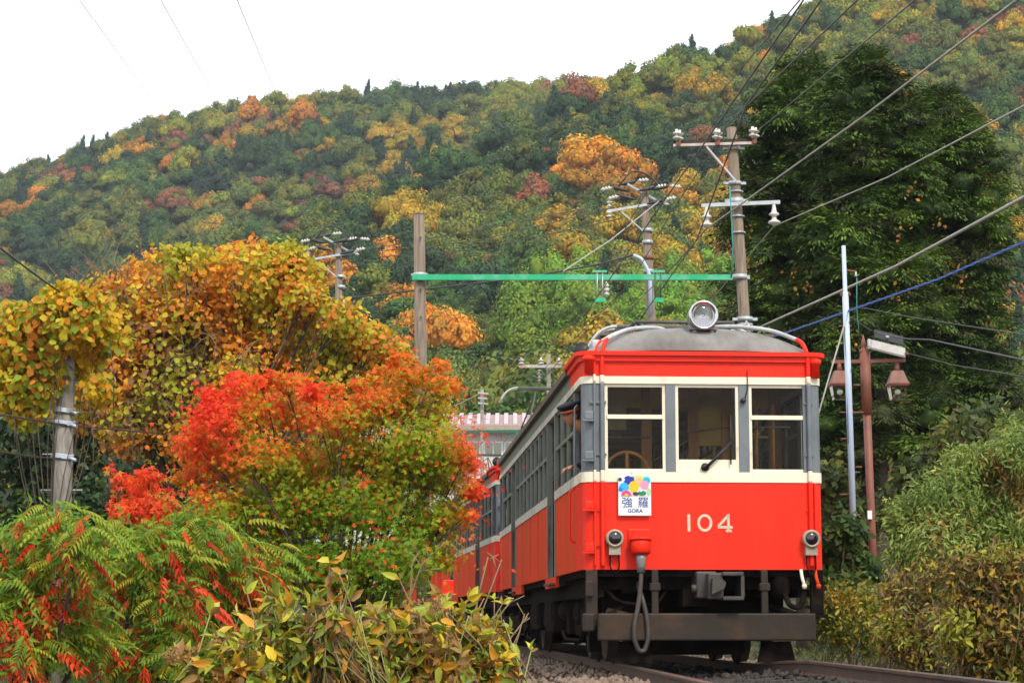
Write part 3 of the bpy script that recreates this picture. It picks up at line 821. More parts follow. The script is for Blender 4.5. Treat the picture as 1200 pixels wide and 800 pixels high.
    b = MB(); b.lathe([(.028, 0), (.03, .04), (.02, .06)], (.435, 0, 2.775), (0, -1, 0), 10); b.tube([(.45, -.03, 2.78), (.485, -.02, 2.9), (.485, -.02, 3.1)], .006, 5); b.build('hook', 'black', car)
    # number
    if number:
        for ch, xx in zip(number, (-.155, .035, .235)):
            text_mesh('number_digit', ch, .26, 'number', .004, car, (xx, -.006, 1.487), (PI / 2, 0, 0), .006)
    return car
car1 = make_car('railcar', 'leading red and cream railcar with grey roof, number 104 and a round headlight', CAR1, HEAD1, None, False)
car2 = make_car('railcar', 'second red railcar, coupled behind the leading one, mostly hidden by it', CAR2, HEAD2, None, True)
car3 = make_car('railcar', 'third railcar at the tail of the train, seen in glimpses past the maple leaves', CAR3, HEAD3, None, True)
# number 104: painted digits with the plain strokes of the photograph
def stroke_digit(pl, w, parent, name='number_digit'):
    b = MB()
    for pts in pl:
        P = [Vector((p[0], 0, p[1])) for p in pts]; n = len(P); vs = []
        for i in range(n):
            d = (P[min(i + 1, n - 1)] - P[max(i - 1, 0)]).normalized(); s_ = Vector((-d.z, 0, d.x)) * w / 2
            for (q, y) in ((P[i] + s_, -.006), (P[i] - s_, -.006), (P[i] - s_, .002), (P[i] + s_, .002)): vs.append((q.x, y, q.z))
        fs = []
        for i in range(n - 1):
            for k in range(4): fs.append((i * 4 + k, i * 4 + (k + 1) % 4, i * 4 + 4 + (k + 1) % 4, i * 4 + 4 + k))
        fs += [(0, 1, 2, 3), (n * 4 - 1, n * 4 - 2, n * 4 - 3, n * 4 - 4)]
        b.add(vs, fs)
    return b.build(name, 'number', parent)
nz = 1.487
stroke_digit([[(-.155, nz - .09), (-.158, nz + .09)]], .030, car1)
stroke_digit([[(.012 + .066 * math.cos(t), nz + .078 * math.sin(t)) for t in np.linspace(0, 2 * PI, 25)]], .027, car1)
stroke_digit([[(.262, nz - .09), (.262, nz + .092)], [(.268, nz + .085), (.155, nz - .035)], [(.15, nz - .045), (.305, nz - .045)], [(.235, nz - .083), (.295, nz - .083)]], .026, car1)

# destination board hung on the front
board = thing('destination_board', 'white destination board with coloured balloons hung on the red front of the train', 'board', CAR1, -HEAD1)
MB().box(-.905, -.558, -.052, -.040, 1.556, 1.985, c=.006).build('plate', 'white', board)
MB().box(-.755, -.725, -.06, -.0, 1.97, 2.03, c=.004).build('hook', 'white', board)
for nm, c in (('navy', (.01, .03, .35)), ('cyan', (.02, .42, .80)), ('yellow_b', (.90, .50, .01)), ('pink', (.90, .28, .45)), ('lime', (.62, .66, .12)), ('aqua', (.01, .45, .62)), ('magenta', (.80, .05, .20)), ('pale_green', (.35, .62, .35)), ('leaf_b', (.02, .22, .08)), ('salmon', (.90, .42, .30)), ('dark_b', (.05, .03, .05)), ('azure', (.02, .15, .70))):
    M[nm] = mat('print_' + nm, c, .45)
pic = MB(); pic.prism([(-.900, 1.763), (-.563, 1.763), (-.563, 1.925), (-.62, 1.95), (-.70, 1.975), (-.80, 1.965), (-.895, 1.95)], 'y', -.0555, -.053); pic.build('printed_sky', 'white', board)
def disc(x, z, r, y, m, nm='printed_balloon', sq=1.0):
    MB().prism([(x + r * math.cos(t), z + r * sq * math.sin(t)) for t in np.linspace(0, 2 * PI, 25)[:-1]], 'y', y, y + .0015).build(nm, m, board)
disc(-.80, 1.925, .048, -.0575, 'navy'); disc(-.765, 1.92, .045, -.0577, 'navy'); disc(-.70, 1.94, .038, -.0580, 'lime'); disc(-.66, 1.95, .03, -.0582, 'lime')
disc(-.69, 1.905, .048, -.0584, 'salmon'); disc(-.605, 1.925, .040, -.0586, 'aqua'); disc(-.628, 1.875, .045, -.0592, 'pink'); disc(-.74, 1.86, .054, -.0596, 'yellow_b', sq=1.08)
disc(-.845, 1.85, .052, -.0588, 'cyan'); disc(-.88, 1.83, .022, -.0590, 'azure'); disc(-.885, 1.935, .02, -.0578, 'dark_b'); disc(-.85, 1.932, .016, -.0594, 'white')
disc(-.655, 1.792, .045, -.0576, 'leaf_b', sq=.6); disc(-.585, 1.81, .024, -.0579, 'pale_green', sq=1.7); disc(-.72, 1.785, .035, -.0583, 'dark_b', sq=.55); disc(-.665, 1.815, .014, -.0585, 'white', sq=.5)
def half(x, z, r, y, m):
    MB().prism([(x + r * math.cos(t), z + r * math.sin(t)) for t in np.linspace(0, PI, 14)], 'y', y, y + .0015).build('printed_balloon', m, board)
half(-.82, 1.765, .055, -.0598, 'magenta'); half(-.82, 1.765, .022, -.0602, 'yellow_b')
text_mesh('station_name', '強', .120, 'blue_print', .001, board, (-.812, -.0535, 1.688), (PI / 2, 0, 0), .0004)
text_mesh('station_name', '羅', .120, 'blue_print', .001, board, (-.642, -.0535, 1.688), (PI / 2, 0, 0), .0002)
text_mesh('station_letters', 'GORA', .056, 'blue_print', .001, board, (-.728, -.0535, 1.606), (PI / 2, 0, 0), .0012)

# ------------------------------------------------------------------ the conductor at the open cab window
person = thing('person', 'conductor in navy uniform and orange banded cap leaning out of the cab side window', 'person', CAR1, -HEAD1)
def skin_obj(name, nodes, edges, m, parent, sub=2, root=0):
    me = bpy.data.meshes.new(name); me.from_pydata([n[:3] for n in nodes], edges, [])
    o = bpy.data.objects.new(name, me); COL.objects.link(o)
    o.modifiers.new('skin', 'SKIN'); o.modifiers.new('sub', 'SUBSURF').levels = sub
    if not me.skin_vertices: me.skin_vertices.new()
    for i, n in enumerate(nodes):
        r = n[3]; me.skin_vertices[0].data[i].radius = r if isinstance(r, tuple) else (r, r)
        me.skin_vertices[0].data[i].use_root = (i == root)
    dg = bpy.context.evaluated_depsgraph_get()
    me2 = bpy.data.meshes.new_from_object(o.evaluated_get(dg)); bpy.data.objects.remove(o)
    me2.materials.clear()
    for k in (m if isinstance(m, (list, tuple)) else [m]): me2.materials.append(M[k])
    me2.polygons.foreach_set('use_smooth', [True] * len(me2.polygons))
    return link(name, me2, parent)
# uniform: feet on the cab floor (z 1.0), hips, chest, both arms
U = [(-.93, .62, 1.86, (.15, .12)), (-.98, .62, 2.08, (.14, .11)), (-1.06, .61, 2.30, (.16, .11)), (-1.13, .60, 2.44, (.13, .10)), (-1.20, .59, 2.53, (.06, .06)),
     (-1.10, .43, 2.42, .065), (-1.02, .36, 2.20, .055), (-1.24, .40, 2.13, .042), (-1.30, .42, 2.11, .036),
     (-1.08, .78, 2.42, .065), (-.98, .86, 2.2, .055), (-1.0, .84, 1.95, .042),
     (-.92, .53, 1.75, .095), (-.94, .52, 1.42, .075), (-.93, .53, 1.10, .055), (-1.03, .52, 1.05, .045),
     (-.92, .71, 1.75, .095), (-.93, .73, 1.42, .075), (-.92, .73, 1.10, .055), (-1.02, .73, 1.05, .045)]
skin_obj('body', U, [(0, 1), (1, 2), (2, 3), (3, 4), (3, 5), (5, 6), (6, 7), (7, 8), (3, 9), (9, 10), (10, 11), (0, 12), (12, 13), (13, 14), (14, 15), (0, 16), (16, 17), (17, 18), (18, 19)], 'uniform', person)
# head turned to the side (-x), slightly towards the camera; nose, chin, brow modelled on a sphere
hm = bmesh.new(); bmesh.ops.create_uvsphere(hm, u_segments=28, v_segments=20, radius=1)
for v in hm.verts:
    x, y, z = v.co
    fx = -x                                             # face points along -x
    X = x * .098; Y = y * .076; Z = z * .118
    if z < 0: Y *= 1 - .22 * (-z); X *= 1 - .10 * (-z)
    if fx > 0:
        g = math.exp(-((y / .16) ** 2 + ((z + .08) / .22) ** 2)); X -= .026 * g                     # nose
        g = math.exp(-((y / .35) ** 2 + ((z + .78) / .18) ** 2)); X -= .014 * g                     # chin
        for e in (-.33, .33): X += .012 * math.exp(-(((y - e) / .17) ** 2 + ((z - .14) / .12) ** 2))   # eye sockets
        X -= .006 * math.exp(-((y / .4) ** 2 + ((z - .32) / .1) ** 2))
        X -= .007 * math.exp(-((y / .22) ** 2 + ((z + .40) / .06) ** 2)) - .006 * math.exp(-((y / .25) ** 2 + ((z + .47) / .03) ** 2))
    v.co = (X, Y, Z)
hme = bpy.data.meshes.new('head'); hm.to_mesh(hme); hm.free(); hme.materials.append(M['skin'])
hme.polygons.foreach_set('use_smooth', [True] * len(hme.polygons))
HC = Vector((-1.335, .56, 2.665)); HR = (math.radians(0), math.radians(-12), math.radians(28))
head = link('head', hme, person, HC, HR)
for sy in (-1, 1):
    MB().ball((.005, sy * .076, -.012), .03, sub=2, sc=(.6, .35, 1)).build('ear', 'skin', head)
    MB().ball((-.083, sy * .027, .018), .0135, sub=2).build('eye', 'white', head)
    MB().ball((-.094, sy * .027, .018), .006, sub=1).build('iris', 'black', head)
    MB().tube([(-.094, sy * .012, .043), (-.096, sy * .028, .048), (-.086, sy * .045, .043)], .004, 5).build('eyebrow', 'black', head)
MB().tube([(-.098, -.02, -.05), (-.104, 0, -.048), (-.098, .02, -.05)], .004, 5).build('mouth', 'capband', head)
hh = MB(); hh.ball((.012, 0, .022), .102, sub=3, sc=(1.0, .82, 1.05)); hr = hh.build('hair', 'black', head)
bm = bmesh.new(); bm.from_mesh(hr.data); bmesh.ops.delete(bm, geom=[v for v in bm.verts if v.co.x < -.045 + max(0, -v.co.z) * .9 or v.co.z < -.06], context='VERTS'); bm.to_mesh(hr.data); bm.free()
nk = MB(); nk.tube([(-1.19, .59, 2.50), (-1.26, .58, 2.56), (-1.31, .565, 2.62)], .055, 12); nk.build('neck', 'skin', person)
cp = MB(); cp.lathe([(.098, .0), (.102, .035)], (0, 0, .035), (-.12, 0, 1), 24, 1)
cp.lathe([(.103, .034), (.135, .075), (.138, .09), (.11, .105), (.03, .112)], (0, 0, .035), (-.12, 0, 1), 24, 0)
cp.prism([(-.085 - .07 * math.cos(t), .105 * math.sin(t)) for t in np.linspace(-1.45, 1.45, 12)] + [(-.07, .07), (-.09, 0), (-.07, -.07)], 'z', .030, .037)
cp.build('cap', ['uniform', 'capband'], head)
# hand resting on the sill, five fingers curled over it
hx = Vector((-1.325, .42, 2.105))
H = [(0, 0, .0, .030), (-.04, 0, -.012, (.040, .018)), (-.075, 0, -.02, (.042, .016))]
nodes = [(hx.x + a, hx.y + b, hx.z + c, r) for a, b, c, r in H]; edges = [(0, 1), (1, 2)]
skin_obj('hand', nodes, edges, 'skin', person)
for i, (dy, L_) in enumerate(((-.030, .062), (-.010, .075), (.011, .070), (.031, .055))):
    b0 = hx + Vector((-.075, dy, -.02))
    pts = [b0, b0 + Vector((-L_ * .38, dy * .25, -.012)), b0 + Vector((-L_ * .62, dy * .35, -L_ * .45)), b0 + Vector((-L_ * .62, dy * .35, -L_ * .80))]
    MB().tube(bent(pts, 3), .0088, 8).build('finger', 'skin', person)
MB().tube(bent([hx + Vector((-.02, -.035, -.01)), hx + Vector((-.045, -.06, -.02)), hx + Vector((-.07, -.068, -.035))], 3), .0105, 8).build('thumb', 'skin', person)

# ------------------------------------------------------------------ terrain
YR = np.array
NEAR = (YR([-1500, -600, 0, 150, 244, 281, 356, 420, 450, 489, 556, 612, 676, 740, 800, 860, 900, 1000, 1200, 1800, 2800]),
        YR([480, 440, 318, 288, 268, 246, 222, 188, 180, 160, 132, 102, 78, 58, 36, 14, 0, -40, -120, -220, -260]))
NDIST = (YR([-600, 0, 450, 800, 1200, 2000]), YR([230, 260, 320, 400, 470, 520]))
FARR = (YR([-1500, -600, 0, 60, 130, 200, 300, 420, 500, 600, 720, 2800]), YR([430, 306, 197, 176, 152, 129, 113, 104, 102, 98, 92, 80]))
def elev(py): return PITCH + math.atan((400 - py) / F_PX)
def tan_el(py): return np.tan(PITCH + np.arctan((400 - np.asarray(py)) / F_PX))
def track_x(y):
    return 2.01 - .0645 * (y - 21.1) - ((y - 28.5) ** 2 - (21.1 - 28.5) ** 2) / 820
def smooth(t): t = np.clip(t, 0, 1); return t * t * (3 - 2 * t)
def ground_z(x, y):
    x = np.asarray(x, float); y = np.asarray(y, float)
    yy = np.maximum(y, 1.0); u = np.clip(600 + F_PX * x / yy * 1.0, -1500, 2800)
    u = np.where(y < 60, np.clip(u, -1500, 2800), u)
    bed = np.full_like(x + y, -.20)
    tx = track_x(np.clip(y, -60, 110)); dx = x - tx
    bed = bed - .35 * smooth((np.abs(dx) - 2.3) / 2.0) - .5 * smooth((10 - y) / 10) * smooth((np.abs(dx) - 1.5) / 2)
    bed = bed + 1.2 * smooth((dx - 5) / 6) * smooth((y - 16) / 14) + 1.0 * smooth((-dx - 9) / 8) * smooth((y - 25) / 20)
    tn = tan_el(np.interp(u, *NEAR)); Rn = np.interp(u, *NDIST)
    z0 = 7.0
    hill = smooth((y - 62) / 60) * z0
    s = np.clip((y - 122) / (Rn - 122), 0, 1)
    t0 = z0 / 122.0
    zr = Rn * tn - 10.5
    el = t0 + (zr / Rn - t0) * s ** .85
    near = np.where(y > 122, np.minimum(y, Rn) * el, bed + hill)
    # beyond the first crest: a dip, then the far ridge
    Rf = 640.0; zf = np.maximum(Rf * tan_el(np.interp(u, *FARR)) - 14, zr - 10)
    q = np.clip((y - Rn) / (Rf - Rn), 0, 1)
    far = zr - 22 * np.sin(np.clip(q * 2.2, 0, 1) * PI) + (zf - zr) * smooth((q - .15) / .85)
    beyond = zf - 60 * smooth((y - Rf) / 250)
    z = np.where(y > Rn, far, near); z = np.where(y > Rf, beyond, z)
    z = np.where(y < 0, bed, z)
    return z
ux = np.concatenate([np.linspace(-640, -80, 30), np.linspace(-74, 74, 90), np.linspace(80, 640, 30)])
uy = np.concatenate([np.linspace(-120, 0, 8), np.linspace(3, 62, 50), np.linspace(65, 660, 130), np.linspace(680, 1000, 10)])
GX, GY = np.meshgrid(ux, uy); GZ = ground_z(GX, GY)
GZ = GZ + np.where(GY > 60, .8 * np.sin(GX * .11 + GY * .07) * np.sin(GY * .09), 0)
nx_, ny_ = len(ux), len(uy)
idx = np.arange(nx_ * ny_).reshape(ny_, nx_)
q0, q1, q2, q3 = idx[:-1, :-1].ravel(), idx[:-1, 1:].ravel(), idx[1:, 1:].ravel(), idx[1:, :-1].ravel()
T = np.concatenate([np.stack([q0, q1, q2], 1), np.stack([q0, q2, q3], 1)])
V = np.stack([GX.ravel(), GY.ravel(), GZ.ravel()], 1)
tag(link('ground', np_mesh('ground', V, T, np.ones((len(V), 3)), 'soil')), kind='structure')

# ------------------------------------------------------------------ railway track
track = thing('railway_track', 'single railway track curving gently left under the red train', 'track')
track['kind'] = 'structure'
def cant(y): return .10 * float(smooth((23 - y) / 4))
def rail_mesh(off, head_w=.065, h=.14, base=.12, y0=4.0, y1=95.0, dz=0.0):
    prof = [(-base / 2, -h), (base / 2, -h), (base / 2, -h + .012), (.009, -h + .03), (.009, -.035), (head_w / 2, -.028), (head_w / 2, -.006), (head_w / 2 - .008, 0), (-head_w / 2 + .008, 0), (-head_w / 2, -.006), (-head_w / 2, -.028), (-.009, -.035), (-.009, -h + .03), (-base / 2, -h + .012)]
    mb = MB(); n = 90; vs = []; k = len(prof)
    for i in range(n + 1):
        y = y0 + (y1 - y0) * i / n; x = track_x(y) + off; zz = (cant(y) if off > 0 else 0) * (1 if off > .5 else .8) + dz
        for (a, b) in prof: vs.append((x + a, y, b + zz))
    fs = []; ms = []
    for i in range(n):
        for j in range(k):
            mb_f = (i * k + j, i * k + (j + 1) % k, (i + 1) * k + (j + 1) % k, (i + 1) * k + j); fs.append(mb_f)
    mb.add(vs, fs); mb.m = [1 if (j % k) in (7,) else 0 for j in range(len(fs))]
    return mb
rail_mesh(-.7175).build('rail', ['rail', 'rail_head'], track)
rail_mesh(.7175).build('rail', ['rail', 'rail_head'], track)
rail_mesh(-.60, .05, .12, .09, dz=-.02).build('guard_rail', ['rail', 'rail'], track)
sm = MB(); sm.box(-1.05, 1.05, -.10, .10, -.16, 0, c=.012); sl_me = sm.mesh('sleeper', 'sleeper')
for k in range(88):
    y = 7 + k * .62
    c = cant(y); o = link('sleeper', sl_me, track, (track_x(y), y, -.145 + c / 2 - .0), (0, -math.atan(c / 1.435), math.atan(.0645)))
# ballast stones
st = MB(); bm = bmesh.new(); bmesh.ops.create_icosphere(bm, subdivisions=1, radius=1)
iv = np.array([v.co[:] for v in bm.verts]); itr = np.array([[v.index for v in f.verts] for f in bm.faces]); bm.free()
parts = []
N = 11000
yy = 9 + 26 * rng.random(N) ** 1.25; off = rng.uniform(-3.4, 2.7, N); xx = track_x(yy) + off
keep = np.abs(np.abs(off) - .7175) > .07; xx, yy, off = xx[keep], yy[keep], off[keep]; N = len(xx)
zz = ground_z(xx, yy) + .02 + np.where(np.abs(off) < 1.6, .05, 0) + rng.uniform(-.01, .02, N)
zz += np.where(off > 0, .10 * smooth((23 - yy) / 4), 0) * np.clip(off / .7, 0, 1) * np.clip((2.4 - off) / 1.2, 0, 1)
s = rng.uniform(.018, .045, N)
A = rng.uniform(.6, 1.3, (N, 3))
P = np.stack([xx, yy, zz], 1)[:, None] + iv[None] * (s[:, None, None] * A[:, None]) * (1 + .25 * rng.normal(size=(N, len(iv), 1)))
Tt = (itr[None] + (np.arange(N) * len(iv))[:, None, None]).reshape(-1, 3)
tag(link('ballast', np_mesh('ballast', P.reshape(-1, 3), Tt, np.ones((N * len(iv), 3)), ['stone', 'shade_dark'], np.repeat((np.abs(off + .03) < .80).astype(int), len(itr)))), kind='stuff')  # stones between the rails carry the shade in their colour
# fallen leaves and low weeds
def scatter_leaves(name, N, xf, yf, size, pal, tpl='oval', zup=.02, upright=0.3, m='leaf'):
    x, y = xf(N), yf(N); z = ground_z(x, y) + zup * rng.random(N) + .01
    t = rand_dir(N); t[:, 2] *= upright; n = np.tile([0, 0, 1.], (N, 1)) + .5 * rand_dir(N)
    V, T, C = leaf_cloud(np.stack([x, y, z], 1), t, n, rng.uniform(*size, N), pick(pal, N), tpl)
    o = link(name, np_mesh(name, V, T, C, m)); tag(o, kind='stuff'); return o
scatter_leaves('fallen_leaves', 2600, lambda n: rng.uniform(-3, 5, n), lambda n: 12 + 20 * rng.random(n), (.03, .07), [(.35, .17, .04), (.25, .10, .04), (.4, .25, .05), (.14, .08, .04)])
GREENS = [(.06, .11, .02), (.09, .13, .03), (.13, .15, .03), (.05, .08, .02)]
def low_plants(name, N, xf, yf, h, pal):
    x, y = xf(N), yf(N); z = ground_z(x, y) + h * rng.random(N) ** 1.5
    t = rand_dir(N); t[:, 2] = np.abs(t[:, 2]) + .3; n = rand_dir(N)
    V, T, C = leaf_cloud(np.stack([x, y, z], 1), t, n, rng.uniform(.05, .16, N), pick(pal, N), 'slim')
    return tag(link(name, np_mesh(name, V, T, C, 'leaf')), kind='stuff')
low_plants('ground_cover', 26000, lambda n: rng.uniform(-13, -1.0, n), lambda n: rng.uniform(17, 60, n), .5, GREENS)
low_plants('ground_cover', 30000, lambda n: rng.uniform(-34, -12, n), lambda n: rng.uniform(10, 62, n), .5, GREENS)
low_plants('ground_cover', 26000, lambda n: rng.uniform(4.6, 18, n), lambda n: rng.uniform(13, 60, n), .45, GREENS + [(.2, .17, .04)])

# ------------------------------------------------------------------ forest on the hillside
def ico(sub):
    bm = bmesh.new(); bmesh.ops.create_icosphere(bm, subdivisions=sub, radius=1)
    v = np.array([q.co[:] for q in bm.verts]); f = np.array([[q.index for q in g.verts] for g in bm.faces]); bm.free(); return v, f
ICO0, ICO1 = ico(1), ico(2)      # 20 and 80 faces
def crown_np(kind, nleaf, tpl, icos, lsize):
    """unit crown: radius 1, standing on z = 0"""
    parts = []
    if kind == 'round':
        nl = 15
        a = rng.uniform(0, 2 * PI, nl); r = .82 * np.sqrt(rng.random(nl)); r[0] = 0
        c = np.stack([r * np.cos(a), r * np.sin(a), .40 + .75 * (1 - r ** 2) * rng.uniform(.45, 1.25, nl)], 1)
        rad = rng.uniform(.20, .44, nl); c[:, 2] += .1
        R = np.stack([rad, rad, rad * .8], 1)
    elif kind == 'cone':
        nl = 11; h = np.linspace(.15, 2.1, nl); rr = .72 * (1 - h / 2.35) + .06
        a = rng.uniform(0, 2 * PI, nl); c = np.stack([rr * .35 * np.cos(a), rr * .35 * np.sin(a), h], 1)
        R = np.stack([rr, rr, rr * .0 + .20], 1)
    else:   # plume
        nl = 9; h = np.linspace(.2, 2.2, nl); rr = .55 * np.sin(np.linspace(.9, 2.9, nl)) + .08
        a = rng.uniform(0, 2 * PI, nl); c = np.stack([.22 * np.cos(a) + .12 * h, .22 * np.sin(a), h], 1)
        R = np.stack([rr, rr, rr * .0 + .28], 1)
    for i in range(nl):
        v, f = icos
        q = v * (1 + .2 * rng.normal(size=(len(v), 1)))
        parts.append((c[i] + q * R[i] * .72, f, np.full((len(v), 3), .8 * rng.uniform(.85, 1.1))))
    w = R[:, 0] ** 2; w /= w.sum(); k = rng.choice(nl, nleaf, p=w)
    d = rand_dir(nleaf); d[:, 2] = np.where(d[:, 2] < -.35, -d[:, 2], d[:, 2])
    p = c[k] + d * R[k] * rng.uniform(.72, 1.3, (nleaf, 1))
    t = np.cross(d, rand_dir(nleaf)); t = norm(t); t[:, 2] -= .35
    n = d + .55 * rand_dir(nleaf); n[:, 2] += .3
    lobe = rng.uniform(.66, 1.3, nl)
    col = (lobe[k] * rng.uniform(.68, 1.35, nleaf))[:, None] * np.ones((1, 3))
    col *= 1 + .12 * rng.normal(size=(nleaf, 3)) * [1, .3, 1]
    parts.append(leaf_cloud(p - norm(t) * lsize * .5, t, n, lsize * rng.uniform(.7, 1.35, nleaf), col * .72, tpl))
    V, T, C = join_np(parts); return V, T, C
KINDS = {   # colour, crown shape, label, category word
 'conifer': ((.026, .062, .026), 'cone', 'dark green pointed conifer in the forest on the hillside'),
 'dark': ((.045, .090, .030), 'round', 'dark green rounded tree in the forest on the hillside'),
 'mid': ((.085, .150, .028), 'round', 'mid green rounded tree in the forest on the hillside'),
 'olive': ((.175, .195, .034), 'round', 'olive green rounded tree in the forest on the hillside'),
 'lime': ((.29, .285, .03), 'round', 'yellowish green rounded tree in the forest on the hillside'),
 'gold': ((.50, .32, .025), 'round', 'golden yellow tree in the forest on the hillside'),
 'orange': ((.66, .27, .025), 'round', 'bright orange autumn tree in the forest on the hillside'),
 'rust': ((.34, .125, .065), 'round', 'rusty red brown tree in the forest on the hillside'),
 'bamboo': ((.22, .33, .035), 'plume', 'bright yellow green plume of bamboo low on the hillside'),
}
PATCH = [(695, 205, 48, 20, 'orange', 1), (845, 207, 36, 12, 'orange', .9), (500, 165, 55, 16, 'gold', .8), (270, 243, 48, 9, 'orange', .9), (355, 158, 38, 12, 'orange', .6), (380, 150, 20, 8, 'rust', .8),
         (243, 183, 24, 10, 'gold', .9), (268, 166, 22, 8, 'orange', .8), (125, 162, 22, 8, 'orange', .8), (30, 240, 35, 20, 'orange', .55), (165, 248, 45, 9, 'rust', .6), (130, 255, 25, 8, 'orange', .8),
         (800, 103, 22, 9, 'orange', .8), (868, 42, 30, 9, 'orange', .6), (690, 112, 40, 10, 'rust', .7), (860, 130, 20, 8, 'rust', .7), (400, 215, 45, 14, 'rust', .5), (430, 200, 60, 18, 'gold', .35),
         (250, 222, 30, 20, 'conifer', 1), (490, 205, 45, 45, 'conifer', .75), (690, 155, 70, 34, 'conifer', .7), (470, 118, 70, 18, 'conifer', .6), (890, 12, 45, 14, 'conifer', .9), (310, 185, 25, 14, 'dark', .8),
         (640, 115, 45, 16, 'lime', .6), (720, 85, 70, 25, 'olive', .6), (590, 125, 22, 14, 'lime', .8), (110, 285, 32, 20, 'lime', .8), (60, 290, 60, 22, 'dark', .6), (600, 205, 38, 20, 'olive', .7),
         (610, 400, 30, 34, 'bamboo', .9), (695, 375, 38, 34, 'bamboo', .9), (745, 360, 30, 26, 'bamboo', .8), (820, 355, 45, 22, 'bamboo', .7), (475, 262, 26, 22, 'gold', .8), (510, 325, 60, 14, 'orange', .5), (780, 285, 24, 26, 'orange', .6),
         (590, 330, 60, 60, 'mid', .6), (560, 290, 70, 40, 'olive', .5), (450, 320, 70, 60, 'dark', .5), (820, 230, 30, 30, 'gold', .5), (650, 320, 60, 30, 'mid', .6), (1020, 60, 60, 25, 'olive', .5), (640, 430, 60, 30, 'dark', .4)]
def choose_kind(u, v, x, y):
    for (a, b, c, d, k, p) in PATCH:
        if ((u - a) / c) ** 2 + ((v - b) / d) ** 2 < 1 and random.random() < p * (.32 if k in ('orange', 'rust') and a != 695 else 1): return k
    n = mn.noise(Vector((x * .028, y * .02, 0))) + .35 * random.uniform(-1, 1)
    n2 = mn.noise(Vector((x * .035 + 40, y * .03, 3))) + .3 * random.uniform(-1, 1)
    if n2 > .68: return random.choice(['orange', 'rust', 'gold', 'olive'])
    if random.random() < .04: return random.choice(['orange', 'rust', 'gold'])
    if n2 > .42: return random.choice(['gold', 'rust', 'lime'])
    if random.random() < .045: return 'conifer'
    if n < -.36: return random.choice(['conifer', 'dark', 'conifer'])
    if n < -.14: return random.choice(['dark', 'mid'])
    if n < .08: return random.choice(['mid', 'olive'])
    if n < .36: return random.choice(['olive', 'lime', 'olive'])
    return random.choice(['lime', 'olive', 'gold'])
cand = []
y = 100.0
while y < 655:
    sp = 4.4 if y < 300 else (5.0 if y < 450 else 5.8)
    x0, x1 = -.36 * y - 6, .36 * y + 6
    for x in np.arange(x0, x1, sp):
        cand.append((x + random.uniform(-.42, .42) * sp, y + random.uniform(-.4, .4) * sp, sp))
    y += sp * .92
for _ in range(420):            # wood that closes the view beside the line, nearer than the slope
    yy_ = random.uniform(60, 102); xx_ = random.choice([random.uniform(-48, -13), random.uniform(-48, -13), random.uniform(12, 46)])
    cand.append((xx_, yy_, 4.4))
cand = np.array(cand)
cz = ground_z(cand[:, 0], cand[:, 1])
cu, cv = proj(np.stack([cand[:, 0], cand[:, 1], cz + 4.5], 1))
# drop what a crest hides: highest elevation of the ground in front, per azimuth
azs = np.arange(-60, 1270, 15); ysamp = np.linspace(70, 660, 120)
AZ, YS = np.meshgrid(azs, ysamp); XS = (AZ - 600) / F_PX * YS
EL = (ground_z(XS, YS) + 3 - CAM_Z) / YS; EM = np.maximum.accumulate(EL, 0)
kept = []; far_only = set()
for i, (x, y, sp) in enumerate(cand):
    side = y < 100 or (y < 103 and abs(x) > 12)
    if side: far_only.add(i); kept.append(i); continue
    if cu[i] < -160 or cu[i] > 1400: continue
    if cu[i] < -25 or cu[i] > 1225: far_only.add(i)
    a = int(np.clip(round((600 + F_PX * x / y + 60) / 15), 0, len(azs) - 1)); b = int(np.searchsorted(ysamp, y - 12)) - 1
    if b > 0 and (cz[i] + 9 - CAM_Z) / y < EM[b, a]: continue
    # hidden behind the tall cedars or the leading car
    if 900 < cu[i] < 1090 and cv[i] > 120: far_only.add(i)
    if 690 < cu[i] < 880 and cv[i] > 400: far_only.add(i)
    if 1060 < cu[i] < 1180 and cv[i] > 170: far_only.add(i)
    kept.append(i)
kept.sort(key=lambda i: cand[i][1])
NVAR = {'round': 6, 'cone': 4, 'plume': 3}
near_me = {}; far_np = {}
for sh, nv in NVAR.items():
    near_me[sh] = [np_mesh('crown_' + sh, *crown_np(sh, 3800, 'quad', ICO1, .085), 'forest_leaf') for _ in range(nv)]
    far_np[sh] = [np_mesh('far_crown_' + sh, *crown_np(sh, 1700, 'quad', ICO1, .11), 'forest_leaf') for _ in range(nv + 3)]
tk = MB(); tk.tube([(0, 0, -.6), (.02, 0, .3), (0, .03, .9)], [.07, .055, .03], 7); trunk_me = tk.mesh('trunk', 'bark')
LOOK = {'conifer': 'dark pointed conifer', 'dark': 'dark green tree', 'mid': 'mid green tree', 'olive': 'olive green tree', 'lime': 'yellowish green tree', 'gold': 'golden yellow tree', 'orange': 'bright orange tree', 'rust': 'rusty brown tree', 'bamboo': 'bright bamboo plume'}
def place_label(k, u, v):
    if u < 110: a = 'above the left pole vine'
    elif u < 290: a = 'above the yellow tree'
    elif u < 405: a = 'just left of the far utility pole'
    elif u < 488: a = 'left of the wooden pole'
    elif u < 575: a = 'just right of the wooden pole'
    elif u < 660: a = 'above the station roof and far pantograph'
    elif u < 755: a = 'left of the nearer utility pole'
    elif u < 868: a = 'left of the tall grey pole'
    else: a = 'behind the cedars'
    b = 'at the foot of' if v > 415 else 'low on' if v > 365 else 'a little way up' if v > 320 else 'nearly halfway up' if v > 280 else 'halfway up' if v > 240 else 'high on'
    return '%s %s the slope %s' % (LOOK[k], b, a)
far_pts = []; far_rot = []; far_sc = []; far_col = []; far_idx = []; n_ind = 0
FAR_LIST = []; FAR_SLOT = {}
